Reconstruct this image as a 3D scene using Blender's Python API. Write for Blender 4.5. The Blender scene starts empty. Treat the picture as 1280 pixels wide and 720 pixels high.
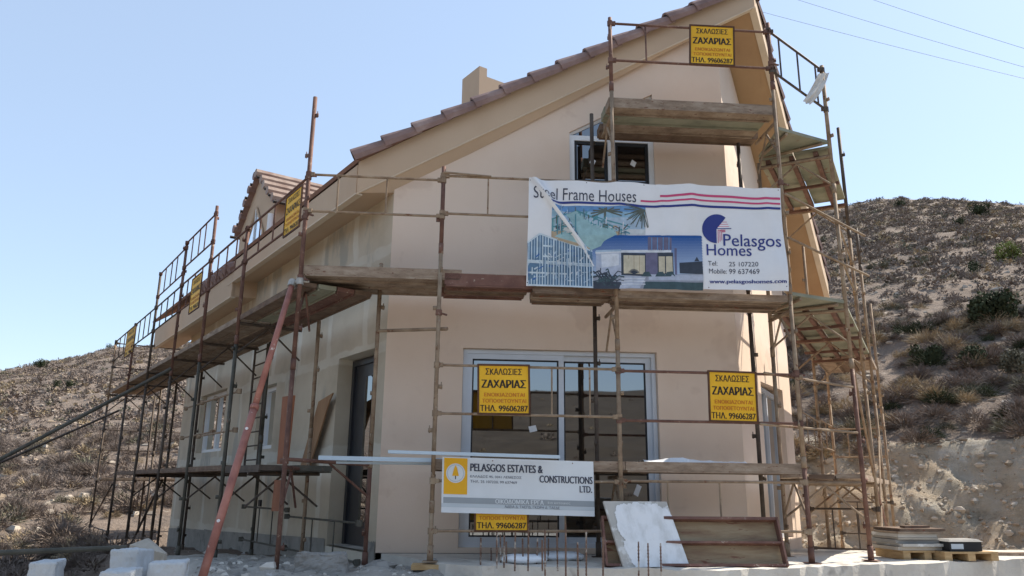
import bpy, math, random
import numpy as np
from mathutils import Matrix, Vector
from mathutils import noise as mnoise
random.seed(7); rng = np.random.default_rng(7)
SC = bpy.context.scene
COL = SC.collection
rad = math.radians

# ------------------------------------------------------------------ camera
F_PX, PITCH, ROLL, CAM_H = 960.0, rad(14.5), rad(0.65), 0.75
cp, sp, cr, sr = math.cos(PITCH), math.sin(PITCH), math.cos(ROLL), math.sin(ROLL)
FWD = np.array([0, cp, sp]); _r = np.array([1., 0, 0]); _u = np.array([0, -sp, cp])
RGT = _r*cr + _u*sr; UPV = -_r*sr + _u*cr
CAM = np.array([0, 0, CAM_H])
cam_d = bpy.data.cameras.new('camera'); cam = bpy.data.objects.new('camera', cam_d); COL.objects.link(cam)
cam_d.sensor_width = 36; cam_d.lens = 36*F_PX/1280; cam_d.clip_end = 5000; cam_d.clip_start = .05
m = Matrix.Identity(4)
for i in range(3):
    m[i][0], m[i][1], m[i][2], m[i][3] = RGT[i], UPV[i], -FWD[i], CAM[i]
cam.matrix_world = m
SC.camera = cam

# ------------------------------------------------------------------ sky, sun, exposure
SUN_H, SUN_E = 62.0, 47.0            # compass heading from +Y towards +X, elevation
w = bpy.data.worlds.new('World'); SC.world = w; w.use_nodes = True
nt = w.node_tree; nt.nodes.clear()
sky = nt.nodes.new('ShaderNodeTexSky'); sky.sky_type = 'NISHITA'; sky.sun_disc = False
sky.sun_elevation = rad(SUN_E); sky.sun_rotation = rad(SUN_H)
sky.air_density = 1.0; sky.dust_density = 0.45; sky.ozone_density = 1.0; sky.altitude = 100
bg = nt.nodes.new('ShaderNodeBackground'); bg.inputs[1].default_value = 0.125
out = nt.nodes.new('ShaderNodeOutputWorld')
veil = nt.nodes.new('ShaderNodeMix'); veil.data_type = 'RGBA'; veil.inputs[0].default_value = .6     # summer haze evens the sky out
veil.inputs[7].default_value = (1.8, 2.2, 2.75, 1); nt.links.new(sky.outputs[0], veil.inputs[6]); nt.links.new(veil.outputs[2], bg.inputs[0]); nt.links.new(bg.outputs[0], out.inputs[0])
sd = bpy.data.lights.new('sun', 'SUN'); sd.energy = 3.3; sd.angle = rad(.5); sd.color = (1, .92, .80)
sun = bpy.data.objects.new('sun', sd); COL.objects.link(sun)
tos = Vector((math.sin(rad(SUN_H))*math.cos(rad(SUN_E)), math.cos(rad(SUN_H))*math.cos(rad(SUN_E)), math.sin(rad(SUN_E))))
sun.rotation_euler = tos.to_track_quat('Z', 'Y').to_euler(); sun.location = tos*50
SC.view_settings.view_transform = 'Standard'; SC.view_settings.look = 'None'
SC.view_settings.gamma = 1; SC.view_settings.use_curve_mapping = False
SC.view_settings.exposure = 1.3
SC.cycles.max_bounces = 6; SC.cycles.diffuse_bounces = 3; SC.cycles.transparent_max_bounces = 12

# ------------------------------------------------------------------ geometry of the site
def V(*a): return np.array(a, float)
def hd(h): h = rad(h); return V(math.sin(h), math.cos(h), 0)
def ray(x, y):
    d = FWD*F_PX + RGT*(x-640) - UPV*(y-360); return d/np.linalg.norm(d)
def on_z(x, y, z):
    d = ray(x, y); return CAM + d*((z-CAM_H)/d[2])
def on_v(x, y, p, h):
    n = V(math.cos(rad(h)), -math.sin(rad(h)), 0); d = ray(x, y)
    return CAM + d*(((V(p[0], p[1], 0)-V(0, 0, CAM_H))@n)/(d@n))
def at_y(x, y, Y):
    d = ray(x, y); return CAM + d*(Y/d[1])
HF, HL, HR = 85.7, -35.0, 27.5         # headings of the front wall, left wall, right wall
FD, LD, RD = hd(HF), hd(HL), hd(HR)
FN, LN, RN = hd(HF+90), hd(HL-90), hd(HR+90)   # outward normals
UZ = V(0, 0, 1)
P0 = V(-1.53, 9.27, 0); FLEN = 4.40
WC = P0 + FD*FLEN                        # front corner of the prow
RLEN = 4.5; VC = WC + RD*RLEN
LLEN = 10.5; QC = P0 + LD*LLEN
SO = 1.05                                # scaffold outer row, metres in front of the wall
SP = P0 + FN*SO

# ------------------------------------------------------------------ helpers: materials
def newmat(name):
    mt = bpy.data.materials.new(name); mt.use_nodes = True
    n = mt.node_tree; b = n.nodes['Principled BSDF']; return mt, n, b
def ramp(n, stops, src):
    r = n.nodes.new('ShaderNodeValToRGB'); e = r.color_ramp.elements
    while len(e) > 1: e.remove(e[-1])
    for i, (p, c) in enumerate(stops):
        x = e[0] if i == 0 else e.new(p)
        x.position = p; x.color = (*c, 1)
    n.links.new(src, r.inputs[0]); return r.outputs[0]
def noisetex(n, vec, scale, detail=5, rough=.6, dist=0):
    t = n.nodes.new('ShaderNodeTexNoise'); t.inputs['Scale'].default_value = scale
    t.inputs['Detail'].default_value = detail; t.inputs['Roughness'].default_value = rough
    t.inputs['Distortion'].default_value = dist
    n.links.new(vec, t.inputs['Vector']); return t.outputs[0]
def coords(n, stretch=(1, 1, 1), rnd=False):
    tc = n.nodes.new('ShaderNodeTexCoord'); mp = n.nodes.new('ShaderNodeMapping')
    mp.inputs['Scale'].default_value = stretch
    n.links.new(tc.outputs['Object'], mp.inputs[0]); v = mp.outputs[0]
    if rnd:
        oi = n.nodes.new('ShaderNodeObjectInfo'); cx = n.nodes.new('ShaderNodeVectorMath'); cx.operation = 'SCALE'
        cx.inputs[0].default_value = (37, 91, 53); n.links.new(oi.outputs['Random'], cx.inputs['Scale'])
        ad = n.nodes.new('ShaderNodeVectorMath'); ad.operation = 'ADD'
        n.links.new(v, ad.inputs[0]); n.links.new(cx.outputs[0], ad.inputs[1]); v = ad.outputs[0]
    return v
def mixc(n, fac, a, b, mode='MIX'):
    x = n.nodes.new('ShaderNodeMix'); x.data_type = 'RGBA'; x.blend_type = mode
    if isinstance(fac, float): x.inputs[0].default_value = fac
    else: n.links.new(fac, x.inputs[0])
    for k, s in ((6, a), (7, b)):
        if isinstance(s, tuple): x.inputs[k].default_value = (*s, 1)
        else: n.links.new(s, x.inputs[k])
    return x.outputs[2]
def bump(n, b, src, strength, dist=.02):
    bm = n.nodes.new('ShaderNodeBump'); bm.inputs['Strength'].default_value = strength; bm.inputs['Distance'].default_value = dist
    n.links.new(src, bm.inputs['Height']); n.links.new(bm.outputs[0], b.inputs['Normal'])
def nmat(name, stops, scale=3, detail=6, rough=.85, bmp=.25, metal=0, stretch=(1, 1, 1), spots=None, spec=.3, bscale=None, bdist=.02):
    mt, n, b = newmat(name); v = coords(n, stretch, True)
    t = noisetex(n, v, scale, detail); c = ramp(n, stops, t)
    if spots:                                    # (scale, threshold, colour)
        for s_, th, col in spots:
            f = ramp(n, [(th, (0, 0, 0)), (min(1, th+.06), (1, 1, 1))], noisetex(n, v, s_, 4, .7, .3)); c = mixc(n, f, c, col)
    n.links.new(c, b.inputs['Base Color']); b.inputs['Roughness'].default_value = rough; b.inputs['Metallic'].default_value = metal
    b.inputs['Specular IOR Level'].default_value = spec
    if bmp: bump(n, b, noisetex(n, v, bscale or scale*6, 4), bmp, bdist)
    return mt
def sc3(c, k): return tuple(min(1, x*k) for x in c)
def two(c, k=.75): return [(.3, sc3(c, k)), (.7, c)]

M = {}
M['stucco'] = nmat('pink_beige_stucco', [(.25, (.69, .528, .405)), (.5, (.74, .585, .46)), (.78, (.77, .622, .50))], .8, 9, .9, .2, bscale=55, bdist=.008, spots=[(1.1, .58, (.68, .525, .41)), (.45, .56, (.75, .595, .475)), (26, .69, (.64, .51, .41))])
M['fascia'] = nmat('tan_stucco_trim', [(.25, (.54, .395, .27)), (.75, (.60, .45, .315))], 1.2, 8, .9, .1, bscale=50, bdist=.006)
M['trim'] = nmat('pale_drip_trim', two((.72, .6, .46), .85), 3, 4, .8, .1)
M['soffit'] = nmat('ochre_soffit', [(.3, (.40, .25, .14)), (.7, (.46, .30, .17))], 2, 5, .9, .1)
M['plinth'] = nmat('dark_grey_plinth', two((.33, .305, .265), .7), 4, 8, .9, .4, spots=[(3, .58, (.20, .185, .165))])
def render_wall():
    mt, n, b = newmat('grey_render')
    v = coords(n)
    c = ramp(n, [(.3, (.44, .37, .27)), (.5, (.54, .46, .345)), (.72, (.60, .525, .41))], noisetex(n, v, 1.1, 9, .62))
    mp = n.nodes.new('ShaderNodeMapping'); mp.inputs['Rotation'].default_value = (0, 0, rad(-125)); n.links.new(v, mp.inputs[0])
    sx = n.nodes.new('ShaderNodeSeparateXYZ'); n.links.new(mp.outputs[0], sx.inputs[0]); cx = n.nodes.new('ShaderNodeCombineXYZ')
    n.links.new(sx.outputs[0], cx.inputs[0]); n.links.new(sx.outputs[2], cx.inputs[1])
    wob = n.nodes.new('ShaderNodeVectorMath'); wob.operation = 'ADD'; nz = n.nodes.new('ShaderNodeTexNoise'); nz.inputs['Scale'].default_value = 2.2; n.links.new(v, nz.inputs['Vector'])
    sm = n.nodes.new('ShaderNodeVectorMath'); sm.operation = 'SCALE'; sm.inputs['Scale'].default_value = .16; n.links.new(nz.outputs['Color'], sm.inputs[0])
    n.links.new(cx.outputs[0], wob.inputs[0]); n.links.new(sm.outputs[0], wob.inputs[1])
    br = n.nodes.new('ShaderNodeTexBrick'); br.inputs['Scale'].default_value = 1; br.inputs['Brick Width'].default_value = 1.2; br.inputs['Row Height'].default_value = 1.25
    br.inputs['Mortar Size'].default_value = .09; br.inputs['Mortar Smooth'].default_value = .35; br.offset = .4
    br.inputs['Color1'].default_value = (.0, .0, .0, 1); br.inputs['Color2'].default_value = (.16, .16, .16, 1); br.inputs['Mortar'].default_value = (1, 1, 1, 1)
    n.links.new(wob.outputs[0], br.inputs['Vector'])
    brk = n.nodes.new('ShaderNodeMath'); brk.operation = 'MULTIPLY'; n.links.new(br.outputs['Color'], brk.inputs[0]); n.links.new(ramp(n, [(.36, (.15, .15, .15)), (.62, (1, 1, 1))], noisetex(n, v, .8, 4)), brk.inputs[1])
    c = mixc(n, brk.outputs[0], c, (.66, .61, .51))                      # filled board joints, paler than the boards
    c = mixc(n, ramp(n, [(.58, (0, 0, 0)), (.64, (.8, .8, .8))], noisetex(n, coords(n, (1, 1, .35)), 1.6, 5)), c, (.37, .345, .29))
    n.links.new(c, b.inputs['Base Color']); b.inputs['Roughness'].default_value = .92
    bump(n, b, noisetex(n, v, 40, 5), .25, .012); return mt
M['render'] = render_wall()
M['roof'] = nmat('terracotta_roof', two((.33, .19, .14), .7), 3, 6, .85, .3)
M['tile'] = nmat('brown_barrel_tile', [(.25, (.18, .115, .10)), (.55, (.29, .19, .165)), (.8, (.42, .31, .27))], 3.2, 7, .75, .25, bscale=30)
M['tile_light'] = nmat('weathered_tile', [(.3, (.3, .2, .16)), (.7, (.5, .40, .33))], 3, 6, .8, .25)
M['alu'] = nmat('silver_aluminium_frame', two((.62, .65, .69), .92), 3, 3, .4, 0, 0.15, spec=.5)
M['white'] = nmat('white_paint', two((.78, .78, .77), .93), 3, 3, .5, .03)
M['darkdoor'] = nmat('charcoal_door_leaf', two((.035, .036, .04), .8), 2, 3, .35, 0, spec=.5)
def glass(name, refl, tint):
    mt, n, b = newmat(name); n.nodes.remove(b); o = n.nodes['Material Output']
    g = n.nodes.new('ShaderNodeBsdfGlossy'); g.inputs['Roughness'].default_value = .015; g.inputs['Color'].default_value = (.92, .96, 1, 1)
    t = n.nodes.new('ShaderNodeBsdfTransparent'); t.inputs[0].default_value = (*tint, 1)
    fr = n.nodes.new('ShaderNodeFresnel'); fr.inputs[0].default_value = 1.5
    ma = n.nodes.new('ShaderNodeMath'); ma.operation = 'ADD'; ma.inputs[1].default_value = refl; ma.use_clamp = True
    n.links.new(fr.outputs[0], ma.inputs[0])
    x = n.nodes.new('ShaderNodeMixShader'); n.links.new(ma.outputs[0], x.inputs[0]); n.links.new(t.outputs[0], x.inputs[1]); n.links.new(g.outputs[0], x.inputs[2])
    n.links.new(x.outputs[0], o.inputs[0]); return mt
M['glass'] = glass('tinted_glass', .24, (.11, .135, .15))
M['glass_dark'] = glass('dark_glass', .2, (.06, .075, .09))
M['glass_blue'] = glass('clear_glass', .12, (.25, .3, .38))
rust_sp = [(14, .60, (.30, .12, .055)), (9, .66, (.5, .44, .36))]
M['rust'] = nmat('red_brown_scaffold_steel', [(.3, (.10, .052, .04)), (.55, (.175, .092, .068)), (.8, (.26, .15, .11))], 6, 6, .75, .3, .2, spots=[(16, .62, (.36, .27, .2))], bdist=.005)
M['dusty'] = nmat('dusty_tan_scaffold_steel', [(.3, (.19, .125, .08)), (.55, (.31, .225, .15)), (.8, (.42, .33, .23))], 7, 7, .8, .3, .1, spots=[(12, .60, (.17, .075, .04)), (22, .67, (.62, .57, .5))], bdist=.005)
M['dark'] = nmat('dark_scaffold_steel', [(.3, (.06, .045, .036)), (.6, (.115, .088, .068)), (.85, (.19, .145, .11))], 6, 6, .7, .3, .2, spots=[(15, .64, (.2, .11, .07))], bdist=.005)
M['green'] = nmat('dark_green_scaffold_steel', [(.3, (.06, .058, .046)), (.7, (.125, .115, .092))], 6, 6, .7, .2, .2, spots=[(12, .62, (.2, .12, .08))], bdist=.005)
M['prop'] = nmat('salmon_red_prop_paint', [(.3, (.26, .10, .075)), (.6, (.40, .165, .12)), (.85, (.52, .28, .21))], 5, 6, .6, .2, spots=[(9, .66, (.62, .5, .42))], bdist=.005)
M['clamp'] = nmat('galvanised_clamp', two((.5, .47, .42), .6), 12, 4, .5, .2, .5)
M['plank'] = nmat('weathered_timber_plank', [(.25, (.15, .105, .075)), (.5, (.29, .215, .155)), (.8, (.45, .37, .29))], 2.5, 8, .9, .5, stretch=(2, 2, 6), spots=[(6, .62, (.16, .075, .05)), (16, .66, (.5, .46, .4))], bdist=.01)
M['plank_dark'] = nmat('grimy_timber_plank', [(.25, (.09, .06, .045)), (.5, (.17, .115, .08)), (.8, (.27, .2, .14))], 3, 8, .9, .5, stretch=(2, 2, 6), spots=[(6, .6, (.19, .07, .045))], bdist=.01)
M['plank_green'] = nmat('mossy_green_deck_panel', [(.25, (.15, .155, .11)), (.5, (.26, .255, .185)), (.8, (.38, .36, .27))], 2.5, 8, .85, .3, spots=[(4, .62, (.24, .13, .085))], bdist=.01)
M['steel_red'] = nmat('red_oxide_steel', [(.25, (.10, .048, .038)), (.55, (.175, .088, .066)), (.85, (.30, .19, .145))], 5, 7, .7, .3, spots=[(14, .62, (.36, .29, .23))], bdist=.006)
M['concrete'] = nmat('dusty_concrete', [(.25, (.42, .385, .335)), (.5, (.58, .54, .475)), (.8, (.70, .665, .60))], 1.6, 9, .95, .5, spots=[(1.2, .60, (.36, .335, .30)), (30, .68, (.25, .23, .2))], bscale=18, bdist=.03)
M['block'] = nmat('pale_aerated_concrete', two((.54, .56, .57), .8), 3, 6, .9, .4, bscale=50, spots=[(5, .62, (.38, .36, .33)), (3, .66, (.30, .27, .23))])
M['greyblock'] = nmat('grey_concrete_block', two((.33, .315, .29), .7), 4, 7, .95, .4)
M['plywood'] = nmat('bare_plywood', [(.3, (.26, .14, .07)), (.7, (.38, .225, .12))], 2, 6, .8, .1, stretch=(3, 3, .6))
M['redwood'] = nmat('red_brown_formply', [(.3, (.17, .062, .03)), (.7, (.27, .105, .05))], 3, 6, .75, .2)
M['yellow'] = nmat('yellow_sign_sheet', [(.3, (.72, .37, .012)), (.7, (.86, .50, .03))], 3, 6, .55, .02, spots=[(20, .70, (.5, .3, .05)), (4, .64, (.70, .42, .08))])
M['signframe'] = nmat('rusty_sign_frame', two((.12, .055, .03), .6), 8, 5, .7, .2)
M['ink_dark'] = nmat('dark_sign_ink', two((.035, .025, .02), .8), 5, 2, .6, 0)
M['ink_red'] = nmat('orange_red_sign_ink', two((.55, .16, .02), .9), 5, 2, .6, 0)
def flat(name, c, rough=.5): return nmat(name, two(c, .94), 4, 3, rough, 0)
M['vinyl'] = flat('white_banner_vinyl', (.77, .77, .78), .38)
M['board'] = flat('white_board', (.72, .75, .77), .45)
M['navy'] = flat('navy_print', (.03, .045, .22)); M['crimson'] = flat('crimson_print', (.58, .07, .18))
M['pink'] = flat('pink_print', (.72, .38, .42)); M['ink_grey'] = flat('charcoal_print', (.055, .06, .09))
M['greyband'] = flat('grey_print', (.33, .36, .38)); M['amber'] = flat('amber_print', (.85, .44, .02)); M['ltgrey'] = flat('pale_grey_print', (.55, .6, .63))
M['rebar'] = nmat('rusty_rebar', [(.3, (.09, .05, .035)), (.7, (.24, .15, .11))], 20, 5, .85, .4, spots=[(8, .55, (.42, .38, .33))], bdist=.004)
M['pvc'] = flat('pale_blue_plastic', (.50, .60, .68), .35); M['sheet'] = flat('milky_plastic_sheet', (.8, .82, .84), .3)
M['rag'] = nmat('grubby_white_rag', two((.7, .66, .6), .8), 8, 5, .9, .2)
M['plaster'] = nmat('fresh_white_plaster', [(.3, (.60, .60, .585)), (.55, (.78, .785, .785))], 9, 8, .8, .35, bscale=14, bdist=.006, stretch=(1, 1, .5))
M['cement_board'] = nmat('grey_cement_board', two((.50, .475, .43), .85), 3, 5, .9, .15, spots=[(5, .55, (.66, .65, .62))])
M['pallet'] = nmat('raw_pallet_timber', [(.3, (.38, .24, .11)), (.7, (.58, .40, .21))], 6, 5, .85, .2, stretch=(1, 1, 4))
M['boardstack'] = nmat('beige_board', two((.46, .41, .34), .75), 5, 6, .85, .2)
M['blackbox'] = nmat('black_plastic', two((.03, .03, .032), .7), 6, 4, .5, .1)
M['wire'] = flat('grey_cable', (.25, .27, .3))

# ------------------------------------------------------------------ helpers: meshes
class MB:
    def __init__(s): s.v, s.f, s.m, s.mats = [], [], [], []
    def mi(s, mat):
        if mat not in s.mats: s.mats.append(mat)
        return s.mats.index(mat)
    def add(s, vs, fs, mat):
        o = len(s.v); s.v += [tuple(map(float, q)) for q in vs]; k = s.mi(mat)
        for f in fs: s.f.append([i+o for i in f]); s.m.append(k)
    def quad(s, a, b, c, d, mat): s.add([a, b, c, d], [(0, 1, 2, 3)], mat)
    def poly(s, pts, mat): s.add(pts, [tuple(range(len(pts)))], mat)
    def hexa(s, b4, t4, mat):          # bottom ring ccw, top ring ccw
        s.add(list(b4)+list(t4), [(3, 2, 1, 0), (4, 5, 6, 7), (0, 1, 5, 4), (1, 2, 6, 5), (2, 3, 7, 6), (3, 0, 4, 7)], mat)
    def box(s, o, ax, ay, az, mat):    # corner o and three edge vectors
        o, ax, ay, az = (np.asarray(q, float) for q in (o, ax, ay, az))
        if np.cross(ax, ay)@az < 0: ax, ay = ay, ax
        b = [o, o+ax, o+ax+ay, o+ay]; s.hexa(b, [q+az for q in b], mat)
    def cbox(s, c, ax, ay, az, mat):   # centre and full edge vectors
        s.box(np.asarray(c)-(np.asarray(ax)+np.asarray(ay)+np.asarray(az))/2, ax, ay, az, mat)
    def prism(s, pts, ext, mat):       # flat polygon pushed along ext
        n = len(pts); pts = [np.asarray(q, float) for q in pts]; ext = np.asarray(ext, float)
        nn = sum(np.cross(pts[i], pts[(i+1) % n]) for i in range(n))
        if nn@ext > 0: pts = pts[::-1]
        vs = pts+[q+ext for q in pts]
        fs = [tuple(range(n)), tuple(range(2*n-1, n-1, -1))]+[((i+1) % n, i, i+n, (i+1) % n+n) for i in range(n)]
        s.add(vs, fs, mat)
    def tube(s, p, q, r, mat, seg=8, r2=None, cap=True):
        p, q = np.asarray(p, float), np.asarray(q, float); d = q-p; L = np.linalg.norm(d); d = d/L
        a = np.cross(d, UZ if abs(d[2]) < .9 else V(1, 0, 0)); a /= np.linalg.norm(a); b = np.cross(d, a); r2 = r if r2 is None else r2
        cs = [(math.cos(2*math.pi*i/seg), math.sin(2*math.pi*i/seg)) for i in range(seg)]
        vs = [p+(a*c+b*n_)*r for c, n_ in cs]+[q+(a*c+b*n_)*r2 for c, n_ in cs]
        fs = [(i, (i+1) % seg, (i+1) % seg+seg, i+seg) for i in range(seg)]
        if cap: fs += [tuple(range(seg-1, -1, -1)), tuple(range(seg, 2*seg))]
        s.add(vs, fs, mat)
    def path(s, pts, r, mat, seg=6):
        for a, b in zip(pts[:-1], pts[1:]): s.tube(a, b, r, mat, seg)
    def build(s, name, parent=None, smooth=False):
        off = V(0, 0, 0)
        p = parent
        while p is not None: off += np.array(p.location); p = p.parent
        me = bpy.data.meshes.new(name)
        va = np.array(s.v)-off
        me.from_pydata([tuple(q) for q in va], [], s.f)
        for mm in s.mats: me.materials.append(M[mm] if isinstance(mm, str) else mm)
        me.polygons.foreach_set('material_index', s.m)
        if smooth: me.polygons.foreach_set('use_smooth', [True]*len(s.f))
        me.update()
        o = bpy.data.objects.new(name, me); COL.objects.link(o)
        if parent is not None: o.parent = parent
        return o
def tag(o, label=None, cat=None, group=None, kind=None):
    if label: o['label'] = label
    if cat: o['category'] = cat
    if group: o['group'] = group
    if kind: o['kind'] = kind
    return o
def thing(name, label, cat, loc=(0, 0, 0), group=None):
    o = bpy.data.objects.new(name, None); COL.objects.link(o); o.location = tuple(float(x) for x in loc); o.empty_display_size = .2
    return tag(o, label, cat, group)
def copy_tree(o, parent=None):
    c = o.copy(); COL.objects.link(c)
    if parent is not None: c.parent = parent
    for ch in list(o.children): copy_tree(ch, c)
    return c
def solo(mb, name, label, cat, base, group=None, smooth=False):      # a thing that is a single mesh, origin at its base
    o = mb.build(name, None, smooth)
    b = Vector([float(x) for x in base]); o.data.transform(Matrix.Translation(-b)); o.location = b
    return tag(o, label, cat, group)

# text -> mesh vertices in text units (x right, y up)
def text_geo(body, size=1.0, align='LEFT', bold=0.0, width=None):
    body = body.translate({0x39a: 'K'})          # the Greek kappa fills badly in the built-in font
    cu = bpy.data.curves.new('tmp', 'FONT'); cu.body = body; cu.size = size; cu.align_x = align; cu.offset = bold
    cu.resolution_u = 3; cu.fill_mode = 'BOTH'; cu.extrude = 0
    ob = bpy.data.objects.new('tmp', cu); COL.objects.link(ob)
    dg = bpy.context.evaluated_depsgraph_get(); me = bpy.data.meshes.new_from_object(ob.evaluated_get(dg))
    vs = np.array([tuple(q.co)[:2] for q in me.vertices]).reshape(-1, 2); fs = [tuple(p.vertices) for p in me.polygons]
    bpy.data.objects.remove(ob); bpy.data.curves.remove(cu); bpy.data.meshes.remove(me)
    return vs, fs
def text_fit(body, x0, x1, y0, y1, bold=.0):      # scaled to fill a box given in sheet coordinates
    vs, fs = text_geo(body, 1, 'LEFT', bold)
    lo, hi = vs.min(0), vs.max(0)
    out = np.empty_like(vs); out[:, 0] = x0+(vs[:, 0]-lo[0])/(hi[0]-lo[0])*(x1-x0); out[:, 1] = y0+(vs[:, 1]-lo[1])/(hi[1]-lo[1])*(y1-y0)
    return out, fs

# ================================================================== TERRAIN
AZ = np.array([-180, -120, -70, -50, -33.7, -27.7, -23, -10, 10, 21, 24, 27, 31, 35, 50, 75, 120, 180.])
EL = np.array([8, 8, 6, 5.6, 6.55, 8.6, 9.3, 12, 16.4, 18.7, 18.95, 19.2, 18.6, 17.5, 13, 8, 8, 8.])
def sstep(a, b, x): t = np.clip((x-a)/(b-a), 0, 1); return t*t*(3-2*t)
def vnoise(x, y, s, seed=0):
    out = np.zeros_like(x)
    xi, yi = np.floor(x/s), np.floor(y/s); fx, fy = x/s-xi, y/s-yi
    fx, fy = fx*fx*(3-2*fx), fy*fy*(3-2*fy)
    def hsh(a, b): t = np.sin(a*127.1+b*311.7+seed*74.7)*43758.5453; return t-np.floor(t)
    return (hsh(xi, yi)*(1-fx)+hsh(xi+1, yi)*fx)*(1-fy)+(hsh(xi, yi+1)*(1-fx)+hsh(xi+1, yi+1)*fx)*fy-.5
def terrain_z(x, y, detail=True):
    x, y = np.asarray(x, float), np.asarray(y, float)
    r = np.hypot(x, y); az = np.degrees(np.arctan2(x, y))
    rk = 150-30*sstep(5, 25, az)
    H = .75+rk*np.tan(np.radians(np.interp(az, AZ, EL)))
    t = np.clip((r-17)/(rk-17), 0, 1)
    left = -1.15+(H+1.15)*t**1.04
    # right: cut bank, bushy slope, terrace, hill
    prof_r = [0, 12, 15.9, 17.2, 18.8, 20.2, 27, 33, 36]; prof_z = [-.9, -.75, -.75, .35, 1.68, 2.2, 5.75, 5.95, 7.3]
    wob = 1.1*vnoise(x, y, 3.1, 3)+.5*vnoise(x, y, 1.1, 4)
    rr = r-wob*sstep(13, 17, r)
    right = np.where(r < 36, np.interp(rr, prof_r, prof_z), 7.3+(H-7.3)*np.clip((r-36)/(rk-36), 0, 1)**1.0)
    wr = sstep(6, 14, az)*(1-sstep(60, 85, az))
    z = left*(1-wr)+right*wr
    far = np.clip(r-rk, 0, None); z = z-np.where(far > 0, .16*far-.00005*far**2*0, 0)
    z = np.maximum(z, -60)
    # the heap of dirt in front of the left corner and the pad along the left wall
    pad = -.10-.3*sstep(8.2, 6.2, y)-.6*sstep(6.3, 4.8, y)-.062*np.clip(y-9, 0, None)
    lat = x+.44*y                                     # distance right of the heap's left edge
    wp = sstep(-.5, .9, lat+.5*vnoise(x, y, .9, 8))*(1-sstep(10.6, 12.2, np.abs(x+1.5+.7*(y-9.3))*0+np.where(y > 9, y-3, 0)*0+r*.62))*(1-sstep(-.6, .2, x-.02*y))
    near = -.95
    zn = near*(1-wp)+pad*wp
    wn = 1-sstep(11.5, 15, r)
    wall_pad = sstep(2.4, 1.3, -((x-P0[0])*LN[0]+(y-P0[1])*LN[1])*-1)*sstep(8.6, 9.6, y)*sstep(21, 18, y)*(x < -1)
    zz = z*(1-wn)+zn*wn
    zz = zz*(1-wall_pad)+np.maximum(zz, pad)*wall_pad
    if detail:
        bk_ = wr*sstep(15.5, 16.2, r)*(1-sstep(18.6, 19.6, r)); zz = zz+bk_*(.34*vnoise(x, y, .45, 21)+.22*vnoise(x, y, .22, 22)+.3*vnoise(x, y, 1.3, 23))
        k = np.where(r < 14, .25, 1.0)
        zz = zz+k*(.5*vnoise(x, y, 3.3, 1)*sstep(14, 30, r)+.16*vnoise(x, y, .9, 2)*sstep(11, 16, r))+.10*vnoise(x, y, .33, 5)*(r < 20)+.05*vnoise(x, y, .13, 6)*(r < 12)
        zz = zz+sstep(30, 90, r)*(1.2*vnoise(x, y, 19, 7)+.35*vnoise(x, y, 7, 9))*(1-.75*sstep(.7*rk, .95*rk, r))
    return zz
def ray_ground(px, py, r0=6):
    d = ray(px, py)
    ts = np.geomspace(r0, 400, 3000); q = CAM[None]+d[None]*ts[:, None]
    k = np.nonzero(q[:, 2] < terrain_z(q[:, 0], q[:, 1]))[0]
    return q[k[0]] if len(k) else q[-1]

def ground_material():
    mt, n, b = newmat('dry_hillside_earth'); v = coords(n)
    c = ramp(n, [(.28, (.175, .135, .108)), (.5, (.235, .186, .15)), (.68, (.275, .22, .178)), (.85, (.33, .275, .225))], noisetex(n, v, .8, 12, .68))
    c = mixc(n, ramp(n, [(.50, (0, 0, 0)), (.58, (1, 1, 1))], noisetex(n, v, .35, 10, .7)), c, (.185, .15, .125))
    c = mixc(n, ramp(n, [(.63, (0, 0, 0)), (.67, (1, 1, 1))], noisetex(n, v, 3.2, 6, .6)), c, (.36, .31, .26))
    n.links.new(c, b.inputs['Base Color']); b.inputs['Roughness'].default_value = 1; b.inputs['Specular IOR Level'].default_value = .1
    bump(n, b, noisetex(n, v, 2.5, 10, .7), .9, .25); return mt
def bank_material():
    mt, n, b = newmat('cut_bank_marl'); v = coords(n, (1, 1, 1.6))
    c = ramp(n, [(.34, (.24, .21, .17)), (.44, (.47, .41, .32)), (.58, (.56, .505, .42)), (.68, (.70, .66, .585))], noisetex(n, v, 1.3, 12, .72))
    c = mixc(n, ramp(n, [(.48, (0, 0, 0)), (.62, (.8, .8, .8))], noisetex(n, v, .3, 5, .6)), c, (.52, .385, .255))
    n.links.new(c, b.inputs['Base Color']); b.inputs['Roughness'].default_value = 1; b.inputs['Specular IOR Level'].default_value = .1
    bump(n, b, noisetex(n, v, 5, 10, .75), 1.0, .2); return mt
def dirt_material():
    mt, n, b = newmat('grey_building_rubble'); v = coords(n)
    c = ramp(n, [(.25, (.27, .25, .215)), (.5, (.42, .39, .345)), (.75, (.57, .535, .475))], noisetex(n, v, 3.5, 12, .7))
    c = mixc(n, ramp(n, [(.62, (0, 0, 0)), (.66, (1, 1, 1))], noisetex(n, v, 9, 5, .6)), c, (.58, .56, .53))
    n.links.new(c, b.inputs['Base Color']); b.inputs['Roughness'].default_value = 1
    bump(n, b, noisetex(n, v, 12, 8, .7), .9, .06); return mt
M['refl_dark'] = nmat('reflection_darkening_ground', [(.3, (.045, .036, .028)), (.7, (.085, .068, .05))], .6, 10, 1, .6)  # unseen ground beside and behind the camera, darkened to dim the window reflection
M['earth'], M['bank'], M['dirt'] = ground_material(), bank_material(), dirt_material()
azs = np.concatenate([np.arange(-180, -48, 2.0), np.arange(-48, 48, .32), np.arange(48, 180, 2.0)])
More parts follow.
